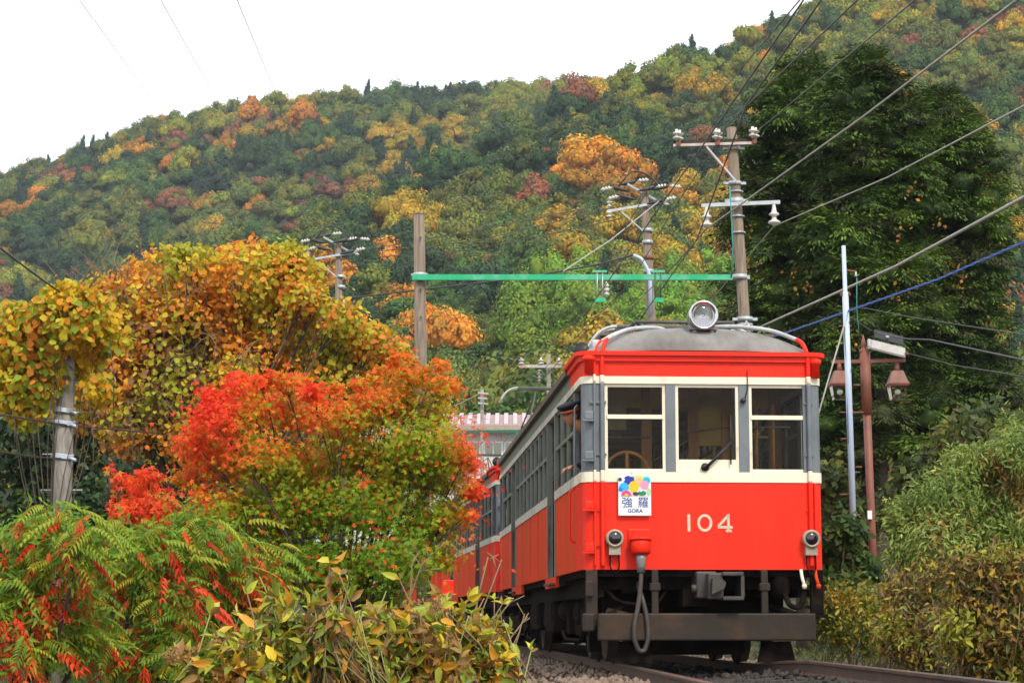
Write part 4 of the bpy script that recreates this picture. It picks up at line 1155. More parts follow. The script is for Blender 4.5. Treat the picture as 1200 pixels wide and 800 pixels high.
for sh in NVAR:
    FAR_SLOT[sh] = list(range(len(FAR_LIST), len(FAR_LIST) + len(far_np[sh]))); FAR_LIST += far_np[sh]
HILL_GROUP = 'forest trees on the hillside'
for i in kept:
    x, y, sp = cand[i]; z = float(cz[i]); k = choose_kind(cu[i], cv[i], x, y)
    if k == 'conifer' and cv[i] < 135 and random.random() < .75: k = 'dark'
    col, sh, lab = KINDS[k]
    col = np.array(col) * random.uniform(.8, 1.22) * np.array([random.uniform(.88, 1.14), 1, random.uniform(.85, 1.15)])
    R = sp * random.uniform(.50, .88)
    if k == 'orange': R *= 1.15
    if sh == 'cone': R *= .82
    rot = random.uniform(0, 2 * PI)
    if n_ind < 296 and cv[i] < 480 and i not in far_only:
        lb = place_label(k, cu[i], cv[i])
        t = thing('forest_tree', lb, 'tree', (x, y, z), rot, lb)
        o = link('crown', random.choice(near_me[sh]), t, (0, 0, .3), None, (R, R, R * random.uniform(.8, 1.4)), col)
        link('trunk', trunk_me, t, None, None, R)
        n_ind += 1
    else:
        far_pts.append((x, y, z + .3)); far_rot.append(rot); far_sc.append((R, R, R * random.uniform(.8, 1.45))); far_col.append(tuple(col)); far_idx.append(random.choice(FAR_SLOT[sh]))
def forest_object():
    """the rest of the wood: one object that sets a crown on each of its points"""
    me = bpy.data.meshes.new('forest'); me.from_pydata(far_pts, [], [])
    def attr(nm, ty, data, key):
        q = me.attributes.new(nm, ty, 'POINT'); q.data.foreach_set(key, np.asarray(data, np.float32 if ty != 'INT' else np.int32).ravel())
    attr('turn', 'FLOAT', far_rot, 'value'); attr('size', 'FLOAT_VECTOR', far_sc, 'vector'); attr('pick', 'INT', far_idx, 'value')
    attr('tint', 'FLOAT_COLOR', [(*c, 1) for c in far_col], 'color')
    o = link('forest', me); tag(o, kind='stuff')
    cc = bpy.data.collections.new('crown_forms')
    for i, m_ in enumerate(FAR_LIST):
        q = bpy.data.objects.new('crown_form_%02d' % i, m_); cc.objects.link(q)
    ng = bpy.data.node_groups.new('forest', 'GeometryNodeTree')
    ng.interface.new_socket('Geometry', in_out='INPUT', socket_type='NodeSocketGeometry'); ng.interface.new_socket('Geometry', in_out='OUTPUT', socket_type='NodeSocketGeometry')
    N_, L_ = ng.nodes, ng.links
    gi, go = N_.new('NodeGroupInput'), N_.new('NodeGroupOutput')
    ip = N_.new('GeometryNodeInstanceOnPoints'); ci = N_.new('GeometryNodeCollectionInfo'); ci.inputs[0].default_value = cc; ci.inputs[1].default_value = True; ci.inputs[2].default_value = True
    def named(nm, ty):
        q = N_.new('GeometryNodeInputNamedAttribute'); q.data_type = ty; q.inputs[0].default_value = nm; return q.outputs[0]
    ip.inputs['Pick Instance'].default_value = True
    cx = N_.new('ShaderNodeCombineXYZ'); L_.new(named('turn', 'FLOAT'), cx.inputs[2])
    mp = N_.new('GeometryNodeMeshToPoints')
    L_.new(gi.outputs[0], mp.inputs[0]); L_.new(mp.outputs[0], ip.inputs['Points']); L_.new(ci.outputs[0], ip.inputs['Instance'])
    L_.new(named('pick', 'INT'), ip.inputs['Instance Index']); L_.new(cx.outputs[0], ip.inputs['Rotation']); L_.new(named('size', 'FLOAT_VECTOR'), ip.inputs['Scale'])
    L_.new(ip.outputs[0], go.inputs[0])
    md = o.modifiers.new('crowns', 'NODES'); md.node_group = ng
    return o
forest_object()
print('forest trees', len(kept))
# two trees that stand out of the wood
def surface_at(px, py):
    r = ray(px, py)
    for y in np.arange(70, 640, 1.0):
        q = r * y / r[1]
        if q[2] + CAM_Z < ground_z(q[0], y) + 2: return float(q[0]), float(y)
    return float(r[0] / r[1] * 400), 400.
def special(px, py, R, col, sh, lab, name='forest_tree', sz=1.0):
    x, y = surface_at(px, py); z = float(ground_z(x, y))
    t = thing(name, lab, 'tree', (x, y, z), random.uniform(0, 6))
    link('crown', near_me[sh][0], t, (0, 0, .6), None, (R, R, R * sz), col); link('trunk', trunk_me, t, None, None, R)
special(695, 222, 7.2, (.85, .38, .02), 'round', 'largest bright orange tree on the hillside, left of the tall wire pole', sz=.9)
special(250, 238, 5.2, (.028, .052, .03), 'round', 'very dark round evergreen standing out on the left hillside')
special(612, 425, 2.3, (.24, .36, .04), 'plume', 'bright green bamboo plume right of the wooden pole above the station roof', 'bamboo')
special(700, 405, 2.4, (.26, .34, .03), 'plume', 'yellow green bamboo plume just above the train roof', 'bamboo')

# ------------------------------------------------------------------ haze
hz = MB(); hz.box(-700, 700, -140, 1020, -30, 420)
hzm = bpy.data.materials.new('haze'); hzm.use_nodes = True
hn = hzm.node_tree.nodes; hn.remove(hn['Principled BSDF'])
pv = hn.new('ShaderNodeVolumePrincipled'); pv.inputs['Color'].default_value = (.78, .87, 1, 1); pv.inputs['Density'].default_value = .00016
hzm.node_tree.links.new(pv.outputs[0], hn['Material Output'].inputs['Volume']); M['haze'] = hzm
tag(hz.build('haze', 'haze'), kind='stuff')

# ------------------------------------------------------------------ poles, cross-arms and wires
def insulator(parent, p, h=.24, r=.09, axis=(0, 0, 1), n=2, m='porcelain'):
    prof = [(.02, 0)]
    for k in range(n):
        a = h * (.15 + .8 * k / n); prof += [(r * .45, a), (r, a + .01), (r * .9, a + h * .16), (r * .4, a + h * .2)]
    prof.append((r * .35, h))
    b = MB(); b.lathe(prof, p, axis, 12); return b.build('insulator', m, parent)
def pole_base(name, label, cat, top, bottom, Y, r0, r1, m, n=12, group=None):
    T_ = at(*top, Y); B_ = at(*bottom, Y); d = (B_ - T_); gz = float(ground_z(B_.x, Y)) - .3
    if B_.z > gz: B_ = B_ + d * ((B_.z - gz) / max(.1, -d.z))
    t = thing(name, label, cat, B_, 0, group)
    b = MB(); b.tube([(0, 0, 0), T_ - B_], [r1, r0], n); b.build('post', m, t)
    return t, T_ - B_, B_
def L2(t, px, py, Y): return at(px, py, Y) - t.location
def band(parent, P, r, h=.07, m='galv', lug=.1):
    b = MB(); b.lathe([(r, -h / 2), (r + .015, -h / 2), (r + .015, h / 2), (r, h / 2)], P, n=14); b.box(P[0] - r - lug, P[0] + r + lug, P[1] - .03, P[1] + .03, P[2] - h / 3, P[2] + h / 3)
    return b.build('pole_band', m, parent)
# P1: tall concrete pole right of the train, in front of the cedars
YP = 37.0
p1, top1, _ = pole_base('catenary_pole', 'tall grey pole with two crossarms rising behind the train roof before the dark cedars', 'pole', (857, 150), (879, 470), YP, .095, .135, 'wood_pole')
def arm(parent, a, b, w=.09, h=.09, m='galv', name='crossarm'):
    a, b = Vector(a), Vector(b); d = (b - a).normalized(); u = Vector((0, 0, 1)); s = d.cross(u).normalized()
    vs = [p + s * sx * w / 2 + u * sz * h / 2 for p in (a, b) for sx, sz in ((-1, -1), (1, -1), (1, 1), (-1, 1))]
    mb = MB(); mb.add(vs, [(0, 1, 2, 3), (7, 6, 5, 4), (0, 4, 5, 1), (1, 5, 6, 2), (2, 6, 7, 3), (3, 7, 4, 0)])
    return mb.build(name, m, parent)
M['rusty_galv'] = mat('rust_streaked_galvanised', (.45, .45, .44), .5, .3, col2=(.40, .14, .05), scale=6, amt=.55)
a1 = L2(p1, 789, 171, YP - .15); a2 = L2(p1, 886, 168, YP - .15)
arm(p1, a1, a2, .10, .05, 'rusty_galv'); arm(p1, a1 + Vector((0, .06, .075)), a2 + Vector((0, .06, .075)), .03, .07, 'beam')
for (px, py) in ((795, 166), (841, 165), (884, 163)):
    for k, dx in enumerate((0, .06)):
        insulator(p1, L2(p1, px + dx * 60 - 2, py - 1 + k, YP - .2 + k * .1), .22, .075)
    MB().box(*[v for c in (0, 1, 2) for v in (L2(p1, px, py + 3, YP - .2)[c] - .04, L2(p1, px, py + 3, YP - .2)[c] + .04)]).build('bracket', 'rust', p1)
arm(p1, L2(p1, 828, 172, YP - .2), L2(p1, 864, 214, YP - .2), .03, .05, 'galv', 'brace'); arm(p1, L2(p1, 826, 174, YP), L2(p1, 848, 196, YP), .03, .05, 'wood', 'brace')
band(p1, L2(p1, 860, 174, YP), .10); band(p1, L2(p1, 861, 215, YP), .11); band(p1, L2(p1, 863, 236, YP), .115, .12)
for py in (225, 273, 254): band(p1, L2(p1, 862 + (py - 215) * .06, py, YP), .117, .03, lug=0)
arm(p1, L2(p1, 822, 241, YP - .18), L2(p1, 914, 237, YP - .18), .06, .07, 'galv')
for (px, py) in ((828, 243), (907, 240)):
    b = MB(); q = L2(p1, px, py, YP - .2); b.lathe([(.03, 0), (.035, .05), (.05, .14), (.09, .17), (.1, .19), (.04, .22), (.045, .28), (.11, .32), (.12, .345), (.05, .37), (.02, .42)], q, (0, 0, -1), 14); b.build('insulator', 'porcelain', p1)
band(p1, L2(p1, 867, 325, YP), .125, .1, lug=.06); band(p1, L2(p1, 873, 374, YP), .13, .08); band(p1, L2(p1, 873, 381, YP), .13, .05, lug=0)
b = MB(); b.tube([L2(p1, 855, 218, YP - .2), L2(p1, 857, 250, YP - .2), L2(p1, 859, 290, YP - .2), L2(p1, 857, 325, YP - .2)], .014, 6); b.build('cable', 'teal', p1)
b = MB(); b.tube([L2(p1, 874, 376, YP - .2), L2(p1, 882, 388, YP - .3)], .02, 6); b.build('stay_bracket', 'galv', p1)
# P2: wooden pole left
p2, top2, _ = pole_base('wooden_pole', 'weathered wooden pole left of the train, carrying the left end of the green beam', 'pole', (491, 252), (495, 560), YP, .105, .145, 'wood_pole')
b = MB(); b.lathe([(.107, 0), (.09, .04), (.03, .06)], top2, n=14); b.build('pole_cap', 'wood_pole', p2)
band(p2, L2(p2, 492, 322, YP), .12, .06, lug=.04)
for py in (278, 338, 371): MB().tube([L2(p2, 493, py, YP - .1), L2(p2, 493, py, YP - .17)], .015, 6).build('bolt', 'steel', p2)
# green beam between the two poles
gb = thing('catenary_beam', 'bright green beam spanning the track between the two poles', 'beam', at(680, 325, YP))
q0, q1 = at(483, 325, YP - .16) - gb.location, at(858, 325, YP - .16) - gb.location
arm(gb, q0, q1, .07, .105, 'green_paint', 'girder')
for px in (703, 771):
    for dx in (-.05, .05):
        MB().tube([L2(gb, px, 321, YP - .2) + Vector((dx, 0, .06)), L2(gb, px, 352, YP - .2) + Vector((dx, 0, 0))], .014, 6).build('hanger_rod', 'dark_green' if px == 771 else 'galv', gb)
    q = L2(gb, px, 323, YP - .2); MB().box(q.x - .13, q.x + .13, q.y - .02, q.y + .02, q.z + .06, q.z + .10).box(q.x - .10, q.x + .10, q.y - .03, q.y + .03, q.z - .5, q.z - .42).build('hanger_clamp', 'green_paint', gb)
insulator(gb, L2(gb, 711, 330, YP - .2), .3, .05, (0, 0, -1), 3)
# P3, P4: timber utility poles on the slope
def utility(top, bottom, Y, r0, r1, label, sc, tilt=1):
    t, tp, _ = pole_base('utility_pole', label, 'pole', top, bottom, Y, r0, r1, 'wood_pole', group='utility poles with white insulators')
    f = Y / F_PX
    tx, ty = top
    def Q(dx, dy, dY=0.0): return L2(t, tx + dx * sc, ty + dy * sc, Y + dY)
    arm(t, Q(-20, -6, -.3), Q(16, 14, .2), .07, .08); arm(t, Q(-44, 26, -.2), Q(26, 14, -.2), .07, .08)
    arm(t, Q(-26, 27, -.2), Q(-2, 48, -.2), .03, .05, 'galv', 'brace')
    for (dx, dy, ax) in ((-38, -2, (-1, 0, -.2)), (-30, 8, (-1, 0, -.25)), (-8, -10, (1, 0, .1)), (14, -3, (1, 0, .1)), (30, -4, (1, 0, -.1)), (24, 12, (1, 0, .2))):
        insulator(t, Q(dx, dy, -.25), .34 * sc * f * 40, .07 * sc * f * 38, ax, 3)
        b = MB(); q = Q(dx, dy, -.25); b.lathe([(.02, 0), (.07 * sc * f * 40, .05), (.05 * sc * f * 40, .35 * sc * f * 40), (.015, .5 * sc * f * 40)], q - Vector(ax) * .05, (-ax[0], 0, -.25), 8); b.build('cable_end', 'black_cable', t)
    for (dx, dy) in ((-41, 22), (-41, 34), (26, 20)): insulator(t, Q(dx, dy, -.2), .3 * sc * f * 36, .09 * sc * f * 36, (0, 0, 1), 2)
    for dy in (48, 62, 80, 96): band(t, Q(2 + dy * .03, dy), r0 + .02, .12, 'rust' if dy == 80 else 'galv', lug=.02)
    b = MB(); b.tube(bent([Q(-30, -4, -.2), Q(-14, -24, -.1), Q(8, -16, 0), Q(20, 0, -.1)]), .03, 6); b.build('loop_cable', 'black_cable', t)
    return t
p3 = utility((755, 222), (769, 480), 62, .13, .17, 'utility pole with tilted crossarms just left of the tall grey pole, above the train roof', 1.0)
p4 = utility((396, 283), (401, 540), 74, .13, .17, 'utility pole with tilted crossarms behind the yellow leaves, left of the wooden pole', .86)
b = MB(); b.tube(bent([L2(p3, 742, 299, 61.7), L2(p3, 752, 303, 61.7), L2(p3, 762, 322, 61.7), L2(p3, 762, 370, 61.7)]), .06, 8); b.build('conduit', 'blue_steel', p3)
b = MB(); b.tube(bent([L2(p4, 410, 349, 73.6), L2(p4, 402, 354, 73.6), L2(p4, 400, 372, 73.6), L2(p4, 400, 410, 73.6)]), .06, 8); b.build('conduit', 'blue_steel', p4)
# P8: small pole with one wide arm near the far pantographs
p8, _, _ = pole_base('utility_pole', 'small far pole with a rusty arm of three white insulators beside the raised pantographs', 'pole', (643, 415), (643, 520), 66, .07, .08, 'concrete')
arm(p8, L2(p8, 608, 429, 65.8), L2(p8, 658, 429, 65.8), .07, .10, 'rusty_galv')
for px in (611, 634, 655): insulator(p8, L2(p8, px, 428, 65.8), .26, .10)
for k in range(4): insulator(p8, L2(p8, 632, 433 + k * 4, 65.8), .12, .09, (0, 0, -1), 1)
p9, _, _ = pole_base('concrete_post', 'small grey concrete post above the pink station roof', 'post', (565, 456), (565, 510), 76, .07, .08, 'concrete')
for py in (460, 466, 472): arm(p9, L2(p9, 560, py, 75.8), L2(p9, 572, py + 1, 75.8), .04, .06)
# P5: pale blue steel pole
Y5 = 27.5
p5, _, B5 = pole_base('steel_pole', 'slender pale blue steel pole right of the train, carrying the blue twisted cable', 'pole', (988.5, 288), (1003.5, 700), Y5, .030, .038, 'blue_steel', 10)
b = MB(); b.tube([L2(p5, 990.5, 342, Y5 - .03), L2(p5, 995, 470, Y5 - .03), L2(p5, 1003, 700, Y5 - .03)], .045, 10); b.build('lower_tube', 'blue_steel', p5)
b = MB(); b.tube([L2(p5, 995.5, 470, Y5 + .1), L2(p5, 1000, 690, Y5 + .1)], .03, 8); b.build('second_tube', 'rust', p5)
for i, (x0, x1, py) in enumerate(((983, 998, 382), (1000, 1008, 451), (984, 1012, 483), (985, 996, 514), (1002, 1010, 547), (984, 994, 579), (995, 1008, 603))):
    MB().tube([L2(p5, x0, py, Y5), L2(p5, x1, py, Y5)], .012, 6).build('climbing_step', 'rust', p5)
band(p5, L2(p5, 990.5, 345, Y5), .05, .06, 'rust', lug=.02)
for m_, pts in (('blue_cable', [(998, 430), (993, 450), (994, 500), (1000, 560), (1002, 640)]), ('black_cable', [(999, 374), (989, 383), (993, 440), (994, 520)]), ('teal', [(1004, 325), (1004, 365), (1007, 392)])):
    b = MB(); b.tube(bent([L2(p5, *q, Y5 - .06) for q in pts]), .006, 6); b.build('cable', m_, p5)
insulator(p5, L2(p5, 1003, 324, Y5), .07, .03, n=1)
arm(p5, L2(p5, 990, 316, Y5), L2(p5, 1003, 318, Y5), .02, .02, 'rust', 'bracket')
b = MB(); b.tube([L2(p5, 989, 382, Y5 - .1), L2(p5, 972, 440, Y5 - .4), L2(p5, 955, 500, Y5 - .8)], .012, 5); b.build('stay_wire', 'wire_pale', p5)
# P6: brown twin-lantern lamp post
Y6 = 28.5
p6, _, B6 = pole_base('lamp_post', 'rusty brown lamp post with two square lanterns right of the train', 'lamp post', (1013, 412), (1025, 700), Y6, .060, .052, 'brown_paint', 8)
b = MB(); q = L2(p6, 1012, 412, Y6); b.lathe([(.062, -.02), (.075, 0), (.05, .03), (.03, .07), (.045, .09), (.0, .26)], q, n=10); b.build('finial', 'brown_paint', p6)
b = MB(); b.tube([L2(p6, 1013.5, 412, Y6 - .01), L2(p6, 1016, 485, Y6 - .01)], .075, 8); b.build('post_sleeve', 'brown_paint', p6)
arm(p6, L2(p6, 974, 424, Y6), L2(p6, 1061, 422, Y6), .05, .05, 'brown_paint', 'crossbar')
for px in (983.5, 1051):
    q = L2(p6, px, 425, Y6)
    MB().tube([q, q + Vector((0, 0, -.14))], .03, 8, r1=.04).build('lantern_stem', 'brown_paint', p6)
    la = MB(); z0 = q.z - .12
    def ring4(w, z): return [(q.x - w, q.y - w, z), (q.x + w, q.y - w, z), (q.x + w, q.y + w, z), (q.x - w, q.y + w, z)]
    rings = [ring4(.075, z0), ring4(.135, z0 - .17), ring4(.15, z0 - .19), ring4(.14, z0 - .22)]
    vs = sum(rings, []); fs = [(3, 2, 1, 0), (12, 13, 14, 15)] + [(r * 4 + k, r * 4 + (k + 1) % 4, r * 4 + 4 + (k + 1) % 4, r * 4 + 4 + k) for r in range(3) for k in range(4)]
    la.add(vs, fs); lo = la.build('lantern', 'brown_paint', p6)
    g = MB(); r2 = [ring4(.128, z0 - .22), ring4(.095, z0 - .41)]; g.add(sum(r2, []), [(0, 1, 5, 4), (1, 2, 6, 5), (2, 3, 7, 6), (3, 0, 4, 7), (4, 5, 6, 7)]); g.build('lantern_glass', 'lantern_glass' if 'lantern_glass' in M else 'glass_side', lo)
    g = MB(); g.ball((q.x, q.y, z0 - .30), .045, sub=2); g.build('bulb', 'white', lo)
MB().box(*[v for c in (0, 1, 2) for v in (L2(p6, 1019, 603, Y6 - .08)[c] - (.03 if c < 2 else .06), L2(p6, 1019, 603, Y6 - .08)[c] + (.03 if c < 2 else .06))]).build('switch_box', 'white', p6)
# fluorescent lamp and junction case on the cable by the lamp post
fl = thing('tube_lamp', 'white tube lamp tilted beside the lamp post top', 'lamp', at(1037, 407, Y6 - .1))
A, B = L2(fl, 1017, 402, Y6 - .1), L2(fl, 1060, 413, Y6 - .1)
arm(fl, A, B, .11, .115, 'fluor', 'lamp_case'); arm(fl, A + Vector((0, 0, -.06)), B + Vector((0, 0, -.06)), .07, .03, 'white', 'diffuser'); arm(fl, B, B + Vector((.06, 0, -.02)), .03, .03, 'rust', 'end_bracket')
jc = thing('junction_case', 'dark closure case hung on the cable above the tube lamp', 'cable box', at(1041, 393, Y6 - .1))
arm(jc, L2(jc, 1025, 391, Y6 - .1), L2(jc, 1058, 400, Y6 - .1), .10, .12, 'poly_black', 'case_body'); MB().ball(L2(jc, 1040, 394, Y6 - .17), .028).build('label_disc', 'white', jc)
# P7: grey pole at the left with vines on its top
Y7 = 23.0
p7, t7, _ = pole_base('concrete_pole', 'grey concrete pole at the left edge, its top wrapped in yellow vine', 'pole', (81, 345), (71, 640), Y7, .095, .125, 'concrete', 16)
for py, m_ in ((483, 'galv'), (498, 'blue_steel'), (537, 'blue_steel')):
    b = MB(); P = L2(p7, 80 - (py - 345) * .034, py, Y7)
    for k in range(4): b.tube([(P.x + .125 * math.cos(t), P.y + .125 * math.sin(t), P.z + .012 * k + .01 * math.sin(2 * t)) for t in np.linspace(0, 2 * PI, 17)], .012, 5, cap=False)
    b.tube([P + Vector((.1, -.1, 0)), P + Vector((.18, -.12, -.03))], .02, 6); b.build('cable_binding', m_, p7)
for py, s_ in ((490, -1), (448, 1), (532, -1), (574, 0), (412, 1), (483, 1)):
    P = L2(p7, 80 - (py - 345) * .034, py, Y7)
    MB().tube([P + Vector((-.24 if s_ <= 0 else .05, 0, 0)), P + Vector((.24 if s_ >= 0 else -.05, 0, 0))], .009, 6).build('climbing_step', 'galv', p7)

# ---- wires: each hangs in a shallow catenary between two real points
def wire(label, pts, rpx, m='wire', name='wire', sag=0.0, twist=False, cat='wire'):
    """pts: (px, py, Y) with a Y per point; radius given as it should look at the first point"""
    P = [at(*p) for p in pts]; out = []
    off = lambda p: p[0] < 0 or p[0] > 1200 or p[1] < 0
    if off(pts[-1]): P.append(P[-1] + (P[-1] - P[-2]).normalized() * 16)      # carries on past the frame
    if off(pts[0]): P.insert(0, P[0] + (P[0] - P[1]).normalized() * 16)
    for a, b in zip(P, P[1:]):
        n = max(2, int((b - a).length / 1.0)) if sag or twist else 6
        for i in range(n): 
            t = i / n; q = a.lerp(b, t); q.z -= sag * 4 * t * (1 - t); out.append(q)
    out.append(P[-1]); b = MB(); Ym = sum(p[2] for p in pts) / len(pts)
    r = rpx * .41 * Ym / F_PX
    if twist:
        dense = []
        for a, c in zip(out, out[1:]):
            for i in range(24): dense.append(a.lerp(c, i / 24))
        for ph in (0, PI):
            b.tube([p + Vector((.0, math.cos(j * .42 + ph), math.sin(j * .42 + ph))) * r * .8 for j, p in enumerate(dense)], r * .75, 5)
    else: b.tube(out, r, 6)
    return tag(b.build(name, m), label, cat)
wire('pale wire from the leftmost insulator of the tall grey pole up to the top edge', [(797, 158, YP - .2), (852, 100, 28), (941, -4, 17)], 1.7)
wire('messenger wire rising steeply over the train toward the top edge, left of the paired wires', [(640, 405, 50), (690, 362, 36), (747, 280, 26.5), (838, 150, 20), (946, -6, 15.8)], 1.6)
wire('dark contact wire above the track running down to the front pantograph', [(690, 470, 42), (752, 371, 28.5), (817, 280, 23.4), (875, 122, 17.4), (967, -6, 14)], 1.8)
wire('wire from the middle insulator of the tall grey pole up to the top edge', [(842, 158, YP - .2), (875, 124, 29), (1009, -4, 17)], 2.0)
wire('wire from the rightmost insulator of the tall grey pole up across the cedars', [(885, 156, YP - .2), (980, 77, 26), (1077, -4, 18)], 2.0)
wire('thick wire from the left hanging insulator sweeping up to the top right corner', [(828, 268, YP - .2), (1010, 138, 24), (1200, -6, 16)], 3.0, 'wire_pale')
wire('thin pale wire from the right hanging insulator to the right edge', [(907, 265, YP - .2), (1040, 208, 28), (1206, 121, 19)], 2.2, 'wire_pale')
wire('long wire dropping left from the left hanging insulator', [(828, 268, YP - .2), (795, 306, 42), (700, 400, 60)], 1.4)
wire('long wire dropping left from the right hanging insulator', [(907, 265, YP - .2), (835, 350, 44), (800, 392, 52)], 1.3, 'wire_pale')
wire('wire dropping from the left end of the upper crossarm toward the green beam', [(788, 173, YP), (752, 235, 44), (715, 298, 50), (560, 480, 72)], 1.1)
wire('wire dropping from the middle of the upper crossarm past the green beam', [(838, 172, YP), (790, 243, 44), (740, 330, 50), (600, 470, 68)], 1.1)
wire('thick pale stay cable rising from behind the train to the right edge', [(889, 384, YP - .3), (1050, 312, 27), (1206, 228, 20)], 4.2, 'wire_pale')
wire('bright blue twisted cable rising across the pale blue pole to the right edge', [(880, 400, 36), (915, 392, 34), (995, 364, Y5 - .12), (1100, 327, 23), (1206, 281, 19.5)], 2.2, 'blue_cable', 'cable', twist=True, cat='cable')
wire('black cable from the pale blue pole past the tube lamp to the right edge', [(998, 373, Y5 - .1), (1023, 389, Y6 - .1), (1062, 397, 26), (1090, 398, 25), (1206, 423, 20)], 2.6, 'black_cable', 'cable', cat='cable')
wire('thin black cable below the junction case running to the right edge', [(1060, 413, Y6 - .1), (1120, 428, 25), (1206, 442, 20)], 1.7, 'black_cable', 'cable', cat='cable')
wire('thin dark teal wire crossing the cedars from the pale blue pole', [(1004, 359, Y5), (1070, 372, 25), (1206, 393, 20)], 1.6, 'black_cable')
wire('white stay wire strung down left from the utility pole insulator', [(772, 236, 61.6), (716, 281, 58), (660, 318, 54)], 2.0, 'wire_pale')
wire('black cable drooping between the two utility poles beneath the green beam', [(410, 349, 73.5), (480, 341, 71), (610, 326, 68), (700, 310, 64), (742, 299, 61.7)], 2.6, 'black_cable', 'cable', cat='cable')
wire('uppermost of three thin wires between the two utility poles', [(432, 292, 73.8), (560, 270, 70), (725, 236, 61.8)], 1.2)
wire('middle of three thin wires between the two utility poles', [(428, 296, 73.8), (560, 282, 70), (720, 243, 61.8)], 1.2)
wire('lowest of three thin wires between the two utility poles', [(434, 302, 73.8), (560, 292, 70), (728, 256, 61.8)], 1.2)
wire('leftmost of three faint high wires against the white sky', [(90, -4, 90), (190, 133, 180), (215, 168, 260)], 0.6)
wire('middle of three faint high wires against the white sky', [(186, -4, 90), (258, 124, 180), (300, 195, 260)], .65)
wire('rightmost of three faint high wires against the white sky', [(276, -4, 90), (330, 126, 180), (362, 200, 260)], .7)
wire('thick dark cable coming down to the vine covered pole from the left edge', [(-6, 286, 19), (35, 317, 21), (82, 351, Y7)], 3.0, 'black_cable', 'cable', cat='cable')
wire('upper twisted cable tied to the grey pole at the left edge', [(-6, 485, 20), (40, 492, 22), (78, 498, Y7 - .13), (112, 501, 24.5), (190, 508, 28)], 2.2, 'wire', 'cable', twist=True, cat='cable')
wire('lower twisted cable tied to the grey pole at the left edge', [(-6, 528, 20), (40, 535, 22), (72, 537, Y7 - .13)], 1.9, 'wire', 'cable', twist=True, cat='cable')
wire('thin wire from the small concrete post toward the red maple', [(560, 462, 75.8), (500, 492, 60), (430, 500, 50)], 1.0, 'wire_pale')
wire('thin wire looping from the train roof toward the far pantograph', [(690, 385, 40), (640, 440, 50), (590, 480, 62), (500, 492, 70)], 1.0)

# ------------------------------------------------------------------ station building and canopy
YS_ = 78.0
def P_(px, py, Y=YS_): return at(px, py, Y)
sb = thing('station_building', 'low white station building with a pink ribbed roof behind the train', 'building', (0, YS_, float(ground_z(0, YS_))))
o0 = sb.location
x0, x1 = P_(420, 500).x, P_(720, 500).x; zt = P_(500, 484).z - o0.z; ze = P_(500, 500).z - o0.z; zb = -1.0
b = MB(); b.box(x0, x1, 0, 6, zb, ze - .05); b.build('wall', 'plaster', sb)
rf = MB(); rf.prism([(-.6, ze - .12), (3, zt + .1), (6.6, ze - .12), (6.6, ze), (3, zt + .25), (-.6, ze)], 'x', P_(515, 500).x, x1 + .4); ro = rf.build('roof', 'tile_roof', sb)
rx0 = P_(515, 500).x
sl = (zt + .25 - ze) / 3.6
rb = MB()
rb.add([(0, -.62, ze + .0), (.16, -.62, ze + .0), (.16, 3, zt + .25), (0, 3, zt + .25), (0, -.62, ze + .07), (.16, -.62, ze + .07), (.16, 3, zt + .32), (0, 3, zt + .32)], [(0, 3, 2, 1), (4, 5, 6, 7), (0, 1, 5, 4), (1, 2, 6, 5), (2, 3, 7, 6), (3, 0, 4, 7)])
rbm = rb.mesh('roof_rib', 'white_sheet')
for k in range(int((x1 - rx0) / .36)): link('roof_rib', rbm, ro, (rx0 + k * .36, 0, 0))
b = MB(); b.box(rx0 - .1, x1 + .4, -.72, -.6, ze - .2, ze - .02); b.build('eave_board', 'beige', sb)
for k, px in enumerate((528, 552, 578, 602)):
    xa = P_(px, 530).x; w = MB(); z1 = P_(px, 517).z - o0.z; z0 = P_(px, 534).z - o0.z
    w.box(xa - .38, xa + .38, -.04, .0, z0, z1, c=.01); wo = w.build('window', 'white', sb)
    w = MB(); w.box(xa - .32, xa - .02, -.05, -.042, z0 + .06, z1 - .06); w.box(xa + .02, xa + .32, -.05, -.042, z0 + .06, z1 - .06); w.build('pane', 'glass_side', wo)
# canopy frame in front
cp_ = thing('platform_canopy', 'dark green steel canopy frame with a pale roof edge by the station', 'canopy', at(560, 506, 72))
arm(cp_, L2(cp_, 516, 506, 72), L2(cp_, 612, 505, 72), .09, .10, 'dark_green', 'beam'); arm(cp_, L2(cp_, 512, 501, 72), L2(cp_, 537, 501, 72), .3, .14, 'fluor', 'gutter')
for px in (520, 600): arm(cp_, L2(cp_, px, 506, 72), L2(cp_, px + (12 if px < 560 else -9), 518 if px > 560 else 520, 72), .07, .06, 'dark_green', 'brace')
MB().tube([L2(cp_, 518, 506, 72), L2(cp_, 518, 506, 72) + Vector((0, 0, -5.6))], .08, 8).build('post', 'dark_green', cp_)
MB().tube([L2(cp_, 606, 506, 72), L2(cp_, 606, 506, 72) + Vector((0, 0, -5.6))], .08, 8).build('post', 'dark_green', cp_)
# white house half hidden behind the maple
hs = thing('white_house', 'white walled house glimpsed through the leaves beside the tail of the train', 'house', (P_(535, 560, 70).x - 2.4, 70, float(ground_z(-4, 70))))
b = MB(); b.box(-2.6, 1.9, 0, 5, -.5, 3.6); b.build('wall', 'plaster', hs)
b = MB(); b.prism([(-3.0, 3.6), (-.35, 4.8), (2.3, 3.6), (2.3, 3.75), (-.35, 4.95), (-3.0, 3.75)], 'y', -.5, 5.5); b.build('roof', 'tile_roof', hs)
for xx in (-1.6, .3, 1.1):
    w = MB(); w.box(xx - .35, xx + .35, -.05, 0, 1.6, 2.7, c=.01); wo = w.build('window', 'galv', hs); MB().box(xx - .28, xx + .28, -.058, -.051, 1.67, 2.63).build('pane', 'glass_side', wo)
